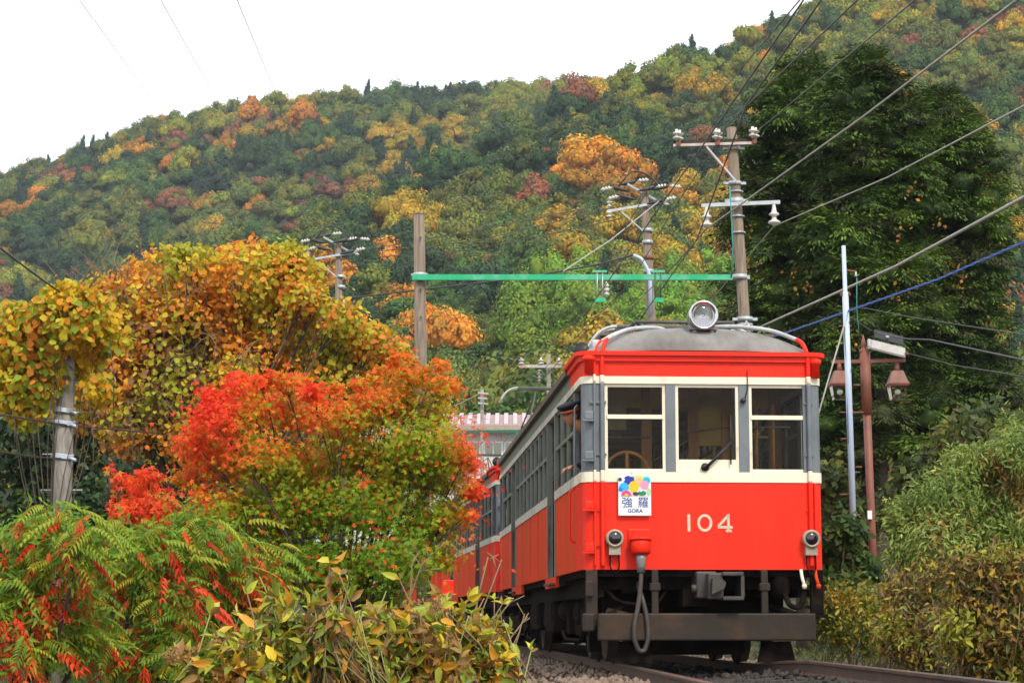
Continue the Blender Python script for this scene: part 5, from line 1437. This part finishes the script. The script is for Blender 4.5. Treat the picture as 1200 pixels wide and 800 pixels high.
# orange lineside marker
mk = thing('lineside_marker', 'orange lineside post with a red box on top, left of the rear cars', 'marker post', at(526, 735, 24))
gz_ = float(ground_z(mk.location.x, 24)) - mk.location.z
MB().tube([(0, 0, gz_), (0, 0, .42)], .038, 10).build('post', 'orange', mk); MB().box(-.075, .065, -.06, .06, .40, .56, c=.012).build('box', 'red', mk); MB().box(-.10, .085, -.08, .08, .385, .40).build('collar', 'orange', mk)

# ------------------------------------------------------------------ trees and shrubs near the line
def LB(px, py, r, Y, ry=1.0, dp=1.0, dY=0.0):
    """an ellipsoid lobe of a crown: centre, radii (metres)"""
    k = (Y + dY) / F_PX
    return (at(px, py, Y + dY), (r * k, r * k * dp, r * k * ry))
def branch_set(parent, base, lobes, r0, m, name='branch', sub=3, tname='trunk', per=2):
    """a trunk from the base, a limb into every lobe, twigs inside each lobe"""
    C_ = [Vector(l[0]) for l in lobes]; mid = sum(C_, Vector()) / len(C_); mid.z = min(mid.z, min(c.z for c in C_) + .2)
    base = Vector(base); fork = base.lerp(mid, .45)
    b = MB(); b.tube(bent([base, base.lerp(fork, .5) + Vector((.08, 0, 0)), fork]), r0, 9, r1=r0 * .75); b.build(tname, m, parent)
    for c, l in zip(C_, lobes):
        R = Vector(l[1])
        b = MB(); m1 = fork.lerp(c, .5) + Vector((random.uniform(-.15, .15), random.uniform(-.15, .15), random.uniform(0, .25)))
        b.tube(bent([fork, m1, c]), r0 * .5, 7, r1=r0 * .16)
        for k in range(sub * per):
            d = Vector(rand_dir(1)[0]); d.z = abs(d.z) * .9 - .1; e = c + Vector((d.x * R.x, d.y * R.y, d.z * R.z)) * .95
            s0 = m1.lerp(c, random.uniform(.2, 1)); b.tube([s0, s0.lerp(e, .5) + Vector((0, 0, .04)), e], r0 * .13, 5, r1=r0 * .04)
        b.build(name, m, parent)
    return fork
def foliage(parent, lobes, N, size, colf, tpl='quad', m='leaf', singles=0, droop=.35, shell=.45, name='leaves', flat=.3, jit=.6):
    p, d, k = lobes_sample(lobes, N, shell)
    t = norm(rand_dir(N) + .4 * d); t[:, 2] -= droop; n = norm(.5 * d + jit * rand_dir(N) + np.array([0, -.25, flat]))
    s = rng.uniform(*size, N); col = colf(p, k)
    col = np.clip(col * rng.uniform(.78, 1.22, (N, 1)), 0, 1)
    if singles:
        # the leaves nearest to the viewer's side of each crown are objects of their own
        depth = np.sum(d * np.array([0, -1, .15]), 1) + .3 * rng.random(N)
        u, v = proj(p); inside = (u > 3) & (u < 1197) & (v > 3) & (v < 797)
        o = np.argsort(-(depth + inside * 2 + s / s.max()))
        a = o[:singles]; r = o[singles:]
        single_leaves(parent, p[a], t[a], n[a], s[a], col[a], tpl if tpl in ('oval', 'heart') else 'oval')
        p, t, n, s, col = p[r], t[r], n[r], s[r], col[r]
    V, T, C = leaf_cloud(p, t, n, s, col, tpl)
    o = link(name, np_mesh(name, V, T, C, m), parent); o['kind'] = 'stuff'
    return o
def pal(*cols):
    A = np.array(cols, float)
    def f(p, k):
        q = np.array([mn.noise(Vector(x * 2.2)) for x in p]) + .55 * rng.random(len(p)) - .28
        i = np.clip(((q + .55) / 1.1 * len(A)).astype(int), 0, len(A) - 1); return A[i]
    return f
def base_at(px, Y, dy=0): 
    x = (px - 600) / F_PX * Y; return Vector((x, Y, float(ground_z(x, Y)) - .1))

# vine on the left pole
Yv = 22.6
YEL = [(.66, .38, .02), (.58, .42, .02), (.38, .42, .03), (.68, .28, .02), (.54, .44, .03), (.26, .34, .03), (.62, .24, .03)]
vn = thing('vine', 'yellow green heart leaved vine smothering the pole at the left edge', 'vine', base_at(60, Yv))
def rel(lobes, t): return [(Vector(c) - t.location, r) for c, r in lobes]
lobes = rel([LB(75, 372, 38, Yv), LB(40, 395, 42, Yv, dY=.2), LB(98, 400, 24, Yv, dY=.5), LB(40, 440, 38, Yv, dY=.3), LB(12, 410, 34, Yv, dY=.4), LB(15, 455, 30, Yv, dY=.3), LB(112, 370, 26, Yv, dY=.3), LB(118, 455, 20, Yv, .9, dY=.3), LB(100, 425, 22, Yv, dY=.6), LB(64, 352, 18, Yv), LB(82, 342, 16, Yv), LB(130, 395, 22, Yv, dY=.4), LB(100, 350, 15, Yv), LB(20, 375, 24, Yv, dY=.3), LB(30, 480, 22, Yv, dY=.4)], vn)
branch_set(vn, (0, 0, 0), lobes, .014, 'bark', 'vine_stem', 2, 'vine_stem')
def shift(f, t):
    L = np.array(t.location)
    return lambda p, k: f(p + L, k)
def foliage_t(t, *a, **k): return foliage(t, *a, **k)
# single leaves need world positions for the frame test; the crowns sit in local space, so patch proj through the location
_proj0 = proj
def set_origin(v):
    global proj
    L = np.array(v)
    proj = lambda P: _proj0(np.asarray(P) + L)
set_origin(vn.location)
TAIL[0] = .045
foliage(vn, lobes, 5200, (.05, .105), pal(*YEL), 'heart', singles=270, droop=.9, shell=.5, flat=.1)
# hanging strands of the vine
st_ = MB()
for px, py0, py1 in ((58, 470, 555), (104, 470, 560), (12, 470, 520), (128, 400, 480), (150, 470, 560)):
    a, c = at(px, py0, Yv + .1) - vn.location, at(px + 5, py1, Yv) - vn.location; st_.tube([a, a.lerp(c, .5) + Vector((.03, 0, 0)), c], .006, 5)
st_.build('hanging_stem', 'bark', vn)

# big tree draped in yellow and orange leaves
Yt = 29.0
vt = thing('yellow_tree', 'broad tree of yellow and orange leaves filling the left middle', 'tree', base_at(235, Yt))
spec = [(190, 335, 48), (228, 318, 36), (285, 330, 50), (335, 325, 44), (330, 303, 24), (150, 350, 34), (120, 365, 34), (250, 385, 55), (180, 400, 52), (330, 385, 55), (380, 395, 42), (425, 408, 36), (453, 425, 18), (300, 440, 52), (380, 445, 44), (200, 455, 50), (130, 440, 48), (150, 500, 40), (225, 510, 40), (290, 490, 40), (90, 470, 40), (356, 350, 28), (198, 298, 14), (215, 293, 10), (243, 312, 14), (300, 292, 16), (350, 297, 12), (155, 322, 16), (125, 345, 14), (372, 350, 16), (440, 392, 14), (462, 410, 9)]
spec += [(115, 345, 26), (135, 370, 30), (100, 385, 26), (410, 390, 30), (440, 402, 26), (465, 415, 16), (455, 440, 18), (400, 372, 26), (350, 320, 24), (268, 300, 16), (165, 318, 14), (405, 440, 36), (440, 450, 22), (180, 375, 34), (215, 370, 34), (160, 400, 30), (235, 345, 30), (205, 415, 34), (110, 400, 30), (270, 450, 34)]
lobes = rel([LB(a, b, r, Yt, .9, 1.2, random.uniform(-.5, .8)) for a, b, r in spec], vt)
branch_set(vt, (0, 0, 0), lobes, .075, 'bark', 'branch', 5)
set_origin(vt.location)
def ycol(p, k):
    u, v = proj(p)
    nz_ = np.array([mn.noise(Vector(x * 1.3)) for x in p]); r = rng.random(len(p))
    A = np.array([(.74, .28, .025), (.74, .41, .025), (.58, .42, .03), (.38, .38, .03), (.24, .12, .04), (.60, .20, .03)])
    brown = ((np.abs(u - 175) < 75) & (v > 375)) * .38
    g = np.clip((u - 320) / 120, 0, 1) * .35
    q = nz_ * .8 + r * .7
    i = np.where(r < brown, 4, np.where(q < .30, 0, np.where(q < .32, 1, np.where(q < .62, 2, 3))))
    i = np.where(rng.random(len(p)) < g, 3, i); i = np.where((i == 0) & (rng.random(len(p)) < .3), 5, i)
    return A[i]
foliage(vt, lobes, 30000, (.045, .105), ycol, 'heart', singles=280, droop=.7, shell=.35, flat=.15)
tw = MB()
for _ in range(420):
    l = random.choice([l for l, s in zip(lobes, spec) if 100 < s[0] < 300 and s[1] > 335]); c = Vector(l[0]); R = l[1]
    d = Vector(rand_dir(1)[0]); a = c + Vector((d.x * R[0], -abs(d.y) * R[1], d.z * R[2])) * .9; e = a + Vector((random.uniform(-.6, .6), random.uniform(-.1, .1), random.uniform(-.3, .7)))
    tw.tube([a, a.lerp(e, .5) + Vector((0, -.05, random.uniform(0, .1))), e], .008, 4, r1=.003)
tw.build('twigs', 'stem', vt)['kind'] = 'stuff'

# dark evergreens behind the pole at the left
for (px, Y, spec, lab) in ((60, 38, [(30, 490, 60), (100, 470, 60), (20, 560, 60), (90, 560, 65), (60, 620, 70), (140, 600, 60)], 'dark evergreen tree in the gloom behind the pole at the left edge'),
                           (190, 36, [(190, 540, 55), (240, 520, 50), (170, 600, 60), (250, 600, 60), (300, 580, 60), (340, 640, 60)], 'dark evergreen between the yellow tree and the red maple')):
    t = thing('evergreen_tree', lab, 'tree', base_at(px, Y)); lobes = rel([LB(a, b, r, Y, .9, 1.0, random.uniform(-1, 1)) for a, b, r in spec], t)
    branch_set(t, (0, 0, 0), lobes, .14, 'bark', 'branch', 3); set_origin(t.location)
    foliage(t, lobes, 7500, (.10, .22), pal((.018, .038, .014), (.03, .06, .018), (.05, .085, .02), (.025, .05, .02)), 'quad', m='leaf_gloss', shell=.3)

# maple: red on the upper left, green in the heart, orange rim at the right
Ym = 17.5
RIM = []
for (a_, b_) in [(228, 500), (238, 482), (255, 462), (275, 448), (300, 446), (325, 448), (350, 452), (372, 460), (398, 456), (420, 448), (445, 436), (462, 430), (482, 434), (500, 438), (518, 446), (526, 450), (545, 528), (554, 550), (556, 575), (548, 600), (222, 530), (216, 560), (226, 585), (516, 432), (470, 425)]:
    for _ in range(2):
        RIM.append(LB(a_ + random.uniform(-9, 9), b_ + random.uniform(-9, 9), random.uniform(5, 12), Ym, random.uniform(.5, .9), 1.2, random.uniform(-.5, .5)))
mp_ = thing('maple_tree', 'large maple with scarlet upper left, green heart and orange right rim beside the train', 'tree', base_at(400, Ym))
spec = [(262, 495, 36), (300, 478, 34), (345, 490, 38), (250, 540, 38), (300, 535, 45), (350, 545, 45), (395, 490, 36), (440, 475, 34), (478, 468, 30), (505, 485, 28), (420, 530, 50), (480, 530, 48), (520, 560, 36), (255, 600, 42), (310, 600, 50), (375, 600, 52), (440, 595, 52), (500, 610, 44), (470, 650, 48), (400, 660, 50), (330, 665, 48), (530, 600, 24), (515, 650, 26), (522, 462, 10), (225, 520, 20), (548, 575, 16), (280, 452, 14), (545, 545, 14), (500, 520, 50), (525, 535, 30), (455, 560, 50), (430, 445, 14), (455, 440, 12), (480, 445, 14), (340, 452, 12), (310, 450, 12), (246, 470, 14), (515, 450, 10), (505, 445, 8), (365, 465, 16), (552, 610, 12), (450, 690, 30), (380, 700, 30)]
lobes = rel([LB(a + random.uniform(-6, 6), b + random.uniform(-6, 6), r * .86, Ym, .66, 1.3, random.uniform(-.5, .5)) for a, b, r in spec] + RIM, mp_)
branch_set(mp_, (0, 0, 0), lobes[:len(spec)], .028, 'stem_dark', 'branch', 3)
set_origin(mp_.location)
def mcol(p, k):
    u, v = proj(p); nz_ = np.array([mn.noise(Vector(x * 2.1)) for x in p])
    th = 503 + .33 * (330 - u) + np.where(u < 280, 30, 0)
    s = (th - v) / 48 + nz_ * 1.5 + rng.normal(size=len(p)) * .75
    s = np.maximum(s, (u - 540) / 16 + nz_ + rng.normal(size=len(p)) * .7)
    A = np.array([(.18, .29, .012), (.29, .36, .014), (.42, .38, .018), (.48, .28, .02), (.76, .21, .02), (.84, .10, .02), (.82, .05, .025)])
    i = np.where(s < -2.2, 0, np.where(s < -1.2, 1, np.where(s < -.5, 2, np.where(s < 0, 3, np.where(s < .7, 4, np.where(s < 1.9, 5, 6))))))
    i = np.where((i < 3) & (rng.random(len(p)) < .07), 5, i)
    i = np.where((u > 440) & (v < 500) & (i > 4) & (rng.random(len(p)) < .6), 4, i)
    return A[i]
TAIL[0] = .24
foliage(mp_, lobes, 44000, (.022, .048), mcol, 'maple', droop=.25, shell=.1, flat=.5)
TAIL[0] = .10
# small scarlet maple
sm_ = thing('small_maple', 'small scarlet maple sapling right of the grey pole', 'tree', base_at(165, 19))
lobes = rel([LB(a, b, r, 19, .7, 1.2, random.uniform(-.3, .3)) for a, b, r in ((160, 575, 24), (185, 595, 26), (150, 600, 22), (175, 560, 16), (140, 560, 10), (190, 620, 24), (130, 550, 7))], sm_)
branch_set(sm_, (0, 0, 0), lobes, .03, 'stem_dark', 'branch', 3); set_origin(sm_.location)
foliage(sm_, lobes, 1500, (.035, .065), pal((.84, .08, .02), (.80, .14, .02), (.82, .06, .025), (.6, .24, .03)), 'maple', droop=.25, shell=.1, flat=.5)

# sumac thicket: long compound leaves, green above, scarlet and drooping below
def frond_mesh(name, n, L, droop, lw):
    c = []; t = []; nn = []; s = []
    for i in range(n):
        f = (i + 1) / n; x = L * f; z = -droop * L * f * f
        for sd_ in (-1, 1):
            c.append((x, 0, z)); t.append((.45, sd_ * 1.0, -.25 - droop * .9)); nn.append((0, sd_ * .2, 1)); s.append(lw * (1.0 - .45 * abs(f - .4)) * random.uniform(.9, 1.1))
    c.append((L, 0, -droop * L)); t.append((1, 0, -.6)); nn.append((0, 0, 1)); s.append(lw * .8)
    V1 = leaf_cloud(np.array(c, float), np.array(t, float), np.array(nn, float), np.array(s), np.tile([1., 1, 1], (len(c), 1)) * rng.uniform(.8, 1.15, (len(c), 1)), 'slim2')
    # the stalk
    P = [(L * f, 0, -droop * L * f * f) for f in (0, .35, .7, 1)]; w = .003
    sv = []; sf = []
    for (x, y, z) in P: sv += [(x, -w, z), (x, w, z)]
    for i in range(3): sf += [(2 * i, 2 * i + 1, 2 * i + 3), (2 * i, 2 * i + 3, 2 * i + 2)]
    V, T, C = join_np([V1, (np.array(sv), np.array(sf), np.tile([.9, .35, .4], (len(sv), 1)))])
    return np_mesh(name, V, T, C, 'leaf')
TPL['slim2'] = (np.array([[0, 0, 0], [.3, .16, .03], [1, 0, -.14], [.3, -.16, .03]], float), [(0, 1, 2), (0, 2, 3)])
FG = [frond_mesh('compound_leaf', 9, .19, .5, .062) for _ in range(3)]; FR = [frond_mesh('compound_leaf', 5, .10, 1.1, .078) for _ in range(3)]
sumacs = [(40, 10.8, [(20, 640, 40), (60, 620, 40), (95, 640, 40), (50, 690, 55), (20, 750, 55), (90, 740, 50), (5, 690, 40)], 'sumac bush at the bottom left corner with green and scarlet compound leaves'),
          (165, 11.5, [(130, 640, 40), (175, 650, 40), (210, 640, 35), (150, 700, 50), (200, 710, 48), (140, 770, 45), (200, 775, 45), (225, 610, 25)], 'sumac bush with the most drooping scarlet leaflets, second from the left edge'),
          (275, 12.3, [(255, 640, 38), (290, 670, 40), (265, 700, 45), (310, 700, 34), (250, 750, 40), (300, 740, 30)], 'sumac bush just left of the hydrangeas and below the maple')]
for (px, Y, spec, lab) in sumacs:
    t = thing('sumac_bush', lab, 'bush', base_at(px, Y), 0, 'sumac bushes')
    lobes = rel([LB(a, b, r, Y, .9, 1.0, random.uniform(-.3, .4)) for a, b, r in spec], t)
    branch_set(t, (0, 0, 0), lobes, .028, 'stem_dark', 'stem', 2); set_origin(t.location)
    N = 290; p, d, k = lobes_sample(lobes, N, .2); u, v = proj(p)
    for i in range(N):
        red = random.random() < (.12 + .26 * min(1, max(0, (v[i] - 600) / 110)))
        a = math.atan2(d[i][1], d[i][0]) + random.uniform(-1.5, 1.5)
        if red: c = random.choice([(.80, .06, .02), (.82, .10, .03), (.70, .04, .02), (.72, .17, .03)]); me = random.choice(FR)
        else:
            g = random.random(); c = (.15, .27, .025) if g < .35 else ((.24, .34, .03) if g < .7 else (.38, .40, .03)); me = random.choice(FG)
            if v[i] < 645 and random.random() < .5: c = (.32, .38, .03)
        kk = random.uniform(.85, 1.15)
        o = link('compound_leaf', me, t, Vector(p[i]), (random.uniform(-.4, .4), random.uniform(-.35, .35), a), random.uniform(.7, 1.15), (c[0] * kk, c[1] * kk, c[2]))
    foliage(t, lobes, 4200, (.035, .075), pal((.10, .21, .02), (.16, .27, .02), (.22, .30, .025), (.12, .22, .02), (.6, .08, .02)), 'slim2', droop=.6, shell=.1)

# hydrangeas at the bottom, going brown and yellow
HYD = [(.46, .40, .03), (.30, .32, .03), (.54, .38, .025), (.26, .14, .04), (.20, .27, .03), (.52, .24, .025), (.30, .17, .05), (.40, .40, .04), (.16, .20, .03)]
def hydrangea(px, Y, spec, lab, nsing, nst, pal_, top_py, lsize=(.03, .085), stems='stem', N=900, group='hydrangea bushes going brown', stemh=.35, heads=4):
    t = thing('hydrangea_bush', lab, 'bush', base_at(px, Y), 0, group); L = t.location
    lobes = rel([LB(a, b, r, Y, .9, 1.0, random.uniform(-.25, .25)) for a, b, r in spec], t); set_origin(L)
    # upright canes from the root, each with leaves at its tip
    b = MB(); g = MB(); tips = []
    for _ in range(nst):
        l = random.choice(lobes); d = rand_dir(1)[0]; e = Vector(l[0]) + Vector((d[0] * l[1][0], d[1] * l[1][1], abs(d[2]) * l[1][2])) * random.uniform(.3, 1.1)
        a = Vector((e.x * .6 + random.uniform(-.35, .35), e.y * .5 + random.uniform(-.1, .3), e.z - random.uniform(.25, .7))); e = e + Vector((random.uniform(-.08, .08), 0, random.expovariate(28)))
        mid = a.lerp(e, .5) + Vector((random.uniform(-.04, .04), random.uniform(-.04, .04), 0))
        (b if random.random() < .7 else g).tube([a, mid, e], random.uniform(.003, .006), 5, r1=.0025); tips.append(e)
    b.build('dry_canes', stems, t)['kind'] = 'stuff'
    if g.v: g.build('green_canes', 'stem_green', t)['kind'] = 'stuff'
    foliage(t, lobes, N, lsize, pal(*pal_), 'oval', m='leaf_gloss', singles=nsing, droop=.45, shell=.15, flat=.2, jit=.9)
    # leaf tufts at the cane tips
    T_ = np.array([tips[i] for i in rng.choice(len(tips), min(len(tips), 60), False)]); k = 4
    p = np.repeat(T_, k, 0); tt = rand_dir(len(p)); tt[:, 2] = np.abs(tt[:, 2]) * .8 + .2; nn = rand_dir(len(p)) + [0, -.3, .8]
    V, Tr, C = leaf_cloud(p, tt, nn, rng.uniform(lsize[0] * .8, lsize[1], len(p)), pick(pal_, len(p)), 'oval')
    link('tip_leaves', np_mesh('tip_leaves', V, Tr, C, 'leaf_gloss'), t)['kind'] = 'stuff'
    for _ in range(heads):      # withered flower heads
        e = random.choice(tips); q = rand_dir(130); q[:, 2] = np.abs(q[:, 2]); pp = np.array(e) + q * [.06, .06, .04] * (Y / 8.5) ** .3
        V, Tr, C = leaf_cloud(pp, q + .6 * rand_dir(130), rand_dir(130), rng.uniform(.010, .02, 130), pick([(.33, .17, .07), (.42, .22, .08), (.25, .12, .06)], 130), 'quad')
        link('withered_flower_head', np_mesh('withered_flower_head', V, Tr, C, 'leaf'), t)
    return t, lobes, tips
hydrangea(265, 7.8, [(270, 790, 36), (245, 790, 22), (300, 770, 30), (250, 815, 30)], 'low hydrangea with a brown withered flower head, leftmost of the foreground hydrangeas', 70, 110, HYD, 745, N=1200)
hydrangea(370, 8.2, [(330, 765, 34), (370, 762, 38), (410, 765, 36), (350, 800, 45), (400, 800, 45), (385, 722, 16), (320, 730, 14)], 'hydrangea with broad yellow green leaves in the bottom foreground, second from the left', 120, 230, HYD, 700, N=2300)
hydrangea(475, 8.6, [(450, 758, 36), (495, 758, 36), (470, 738, 22), (440, 800, 42), (510, 800, 42), (520, 730, 20)], 'hydrangea with many thin brown canes in the bottom foreground, below the maple', 110, 270, HYD, 700, N=2100)
hydrangea(560, 8.9, [(545, 762, 30), (568, 752, 24), (545, 800, 36), (580, 795, 22)], 'hydrangea with bare pale twigs beside the track, rightmost of the left foreground ones', 80, 150, HYD, 690, N=1300)
# a few long bare twigs and pods rising by the track
tg = thing('dry_weed', 'tall dry weed with pale bare twigs left of the train wheels', 'weed', base_at(570, 9.3)); b = MB()
for (a, c, d) in (((548, 760), (575, 690), (588, 655)), ((560, 760), (590, 715), (602, 700)), ((552, 760), (560, 700), (572, 652)), ((575, 790), (600, 745), (618, 722)), ((585, 800), (606, 750), (612, 728)), ((480, 720), (483, 660), (492, 645)), ((480, 700), (495, 660), (505, 652)), ((480, 700), (492, 668), (502, 668))):
    P = [at(*q, 9.3) - tg.location for q in (a, c, d)]; b.tube([P[0] - Vector((0, 0, .3)), *P], .005, 5, r1=.003)
    for k in range(2):
        e = P[2].lerp(P[1], .3 * k + .1); V_ = e + Vector((random.uniform(-.07, .07), 0, random.uniform(.0, .08))); b.tube([e, V_], .003, 4)
b.build('twig', 'stem', tg)

# right of the track: brown hydrangea hedge, yellow green undergrowth, willowy shrub
RH = [(.34, .33, .03), (.24, .28, .03), (.22, .20, .03), (.26, .17, .035), (.13, .15, .03), (.28, .17, .03), (.16, .08, .03), (.36, .24, .025), (.11, .13, .025), (.12, .08, .03)]
hydrangea(1000, 22.0, [(985, 705, 24), (1015, 708, 26), (1000, 728, 26), (975, 738, 16), (1030, 735, 26), (1050, 700, 24), (990, 748, 14), (1020, 755, 16), (970, 722, 18)], 'low yellow green bush right of the train bumper beside the rail', 60, 160, [(.20, .24, .03), (.34, .30, .03), (.13, .18, .03), (.36, .26, .03)], 690, lsize=(.035, .08), N=3600, heads=0, group='bushes right of the track')
hydrangea(1085, 19.0, [(1060, 700, 32), (1095, 690, 36), (1070, 740, 40), (1100, 740, 42), (1045, 740, 22), (1090, 762, 24), (1068, 755, 22), (1110, 765, 28)], 'brown and green hydrangea hedge right of the track, nearest to the pale blue pole', 90, 300, RH, 660, lsize=(.03, .08), N=7500, group='hydrangea hedge right of the track')
hydrangea(1170, 16.0, [(1140, 680, 36), (1180, 675, 38), (1140, 730, 42), (1185, 730, 44), (1160, 780, 40), (1205, 780, 40), (1128, 752, 26), (1150, 795, 24)], 'brown hydrangea hedge filling the bottom right corner', 100, 340, RH, 650, lsize=(.03, .085), N=8000, group='hydrangea hedge right of the track')
def shrub(px, Y, spec, lab, N, size, cols, tpl='slim', m='leaf', name='shrub', nst=40):
    t = thing(name, lab, 'shrub', base_at(px, Y)); lobes = rel([LB(a, b, r, Y, .9, 1.0, random.uniform(-.4, .4)) for a, b, r in spec], t); set_origin(t.location)
    branch_set(t, (0, 0, 0), lobes, .04, 'stem', 'stem', 3)
    foliage(t, lobes, N, size, pal(*cols), tpl, m=m, droop=.5, shell=.25, flat=.4); return t
shrub(1130, 20, [(1075, 610, 34), (1110, 580, 36), (1150, 565, 36), (1190, 545, 38), (1195, 510, 16), (1100, 635, 36), (1150, 620, 44), (1195, 610, 44), (1065, 645, 26), (1120, 545, 20), (1165, 535, 18), (1195, 530, 30), (1180, 500, 14), (1060, 600, 20), (1140, 540, 22)], 'willowy pale green shrub with slender leaves behind the hydrangea hedge', 22000, (.05, .095), [(.13, .20, .035), (.20, .27, .05), (.28, .33, .07), (.16, .23, .045), (.32, .19, .05)], 'slim', 'leaf_gloss')
shrub(985, 24, [(975, 690, 22), (985, 650, 22), (990, 620, 18), (1010, 670, 24), (1000, 705, 26)], 'dark green undergrowth between the train and the pale blue pole', 3000, (.07, .13), [(.04, .08, .02), (.06, .11, .02), (.12, .15, .03)], 'quad')
shrub(1060, 30, [(1075, 560, 26), (1050, 600, 26), (1090, 600, 30), (1130, 520, 34), (1100, 545, 24), (1160, 500, 30), (985, 600, 26), (975, 560, 22)], 'olive undergrowth at the foot of the cedar trunk', 4500, (.09, .18), [(.05, .075, .02), (.08, .11, .025), (.10, .10, .03), (.18, .19, .03)], 'quad')

# tall dark cedars right of the pole
def spray_mesh(name, n=32):
    """a drooping fan of scaly foliage, about 0.9 m long"""
    c = []; t = []; s = []
    for i in range(n):
        a = random.uniform(-.9, .9); r = random.uniform(.05, .6)
        c.append((r * math.cos(a), r * math.sin(a), -.28 * r * r + random.uniform(-.06, .06))); t.append((math.cos(a * 1.3), math.sin(a * 1.3), -.5 + random.uniform(-.3, .2))); s.append(random.uniform(.09, .19))
    c, t = np.array(c), np.array(t, float); col = rng.uniform(.65, 1.4, (n, 1)) * np.ones((1, 3))
    return leaf_cloud(c, t, norm(rand_dir(n) * .5 + [0, 0, 1]), np.array(s), col, 'slim3')
TPL['slim3'] = (np.array([[0, 0, 0], [.35, .19, .02], [1, 0, -.10], [.35, -.19, .02]], float), [(0, 1, 2), (0, 2, 3)])
SPR = [spray_mesh('spray') for _ in range(8)]
def cedar(px, Y, top_py, bot_py, rpx, lab, seed_, shoulder=.75, trunk_px=None, trunk_r=.28):
    k = Y / F_PX; t = thing('cedar_tree', lab, 'tree', base_at(px, Y)); L = t.location; set_origin(L)
    zt_ = at(px, top_py, Y).z - L.z; zb_ = at(px, bot_py, Y).z - L.z; R = rpx * k
    tx = ((trunk_px or px) - px) * k
    b = MB(); b.tube([(tx, 0, 0), (tx * .8, 0, zt_ * .3), (tx * .3, 0, zt_ * .6), (0, 0, zt_ * .96)], [trunk_r * 1.15, trunk_r * .9, trunk_r * .4, .03], 14); b.build('trunk', 'bark_grey', t)
    parts = []; br = MB(); n = 235
    for i in range(n):
        f = ((i + random.random()) / n) ** .9; a = random.uniform(0, 2 * PI)
        prof = (1 - f ** 8) ** .5 * (1.02 - .24 * f) * (.93 + .09 * math.sin(f * 11 + px)) if f > .10 else .85 + f * 1.5
        cr = random.uniform(.42, .80) * (1 if f < .9 else .75)
        rr = max(.05, R * prof * (random.uniform(.82, 1.05) if i % 4 else random.uniform(.3, .7)) - cr * .6); z = zb_ + (zt_ - zb_) * f - .3
        c = np.array([rr * math.cos(a), rr * math.sin(a), z])
        if random.random() < .6: br.tube([(0, 0, z - .35 * rr - .1), (c[0] * .6, c[1] * .6, z - .1), (c[0], c[1], z)], .04, 5, r1=.015)
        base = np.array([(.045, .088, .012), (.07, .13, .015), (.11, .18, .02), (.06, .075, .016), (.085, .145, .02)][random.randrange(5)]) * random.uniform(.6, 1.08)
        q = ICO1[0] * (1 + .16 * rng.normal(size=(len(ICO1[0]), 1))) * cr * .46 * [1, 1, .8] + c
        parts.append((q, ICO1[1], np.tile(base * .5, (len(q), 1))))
        for j in range(38):
            d = rand_dir(1)[0]
            if d[2] < -.3: d[2] = -d[2]
            V, T, C = random.choice(SPR); az = math.atan2(d[1], d[0]) + random.uniform(-.4, .4); s = random.uniform(.42, .72)
            ca, sa = math.cos(az), math.sin(az); tilt = math.asin(max(-1, min(1, d[2]))) * .8 - .15 + random.uniform(-.3, .3)
            X = V[:, 0] * math.cos(tilt) - V[:, 2] * math.sin(tilt); Z = V[:, 0] * math.sin(tilt) + V[:, 2] * math.cos(tilt)
            P = np.stack([X * ca - V[:, 1] * sa, X * sa + V[:, 1] * ca, Z], 1) * s * cr / .55 + c + d * cr * .5 * [1, 1, .8]
            parts.append((P, T, C * base * random.uniform(.85, 1.15)))
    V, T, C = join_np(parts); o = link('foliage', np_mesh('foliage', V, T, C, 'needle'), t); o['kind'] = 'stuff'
    br.build('branches', 'bark', t)['kind'] = 'stuff'
    # orange leaves of a creeper caught in the crown
    N = 20; f = rng.random(N) ** 1.5; a = rng.uniform(-PI, 0, N); c0 = []
    for i in range(N):
        pr = (1 - f[i] ** 2.6) ** .62; c0.append((R * pr * math.cos(a[i]) * 1.02, R * pr * math.sin(a[i]) * 1.05, zb_ + (zt_ - zb_) * f[i]))
    c0 = np.repeat(np.array(c0), 9, 0) + rng.normal(size=(N * 9, 3)) * .13
    V, T, C = leaf_cloud(c0, rand_dir(N * 9) + [0, 0, -.5], rand_dir(N * 9) + [0, -1, .2], rng.uniform(.06, .13, N * 9), pick([(.42, .17, .02), (.32, .2, .03), (.25, .11, .03)], N * 9), 'quad')
    link('creeper_leaves', np_mesh('creeper_leaves', V, T, C, 'leaf'), t)['kind'] = 'stuff'
cedar(945, 47, 66, 640, 122, 'tall dark cedar, left one of three, just right of the tall grey pole', 1)
cedar(1028, 44, 54, 560, 108, 'tallest dark cedar, middle one of three, with a bare grey trunk at its foot', 2, trunk_px=1040)
cedar(1112, 46, 98, 560, 100, 'dark cedar with a rounded lower top, right one of three at the right edge', 3)
set_origin((0, 0, 0))
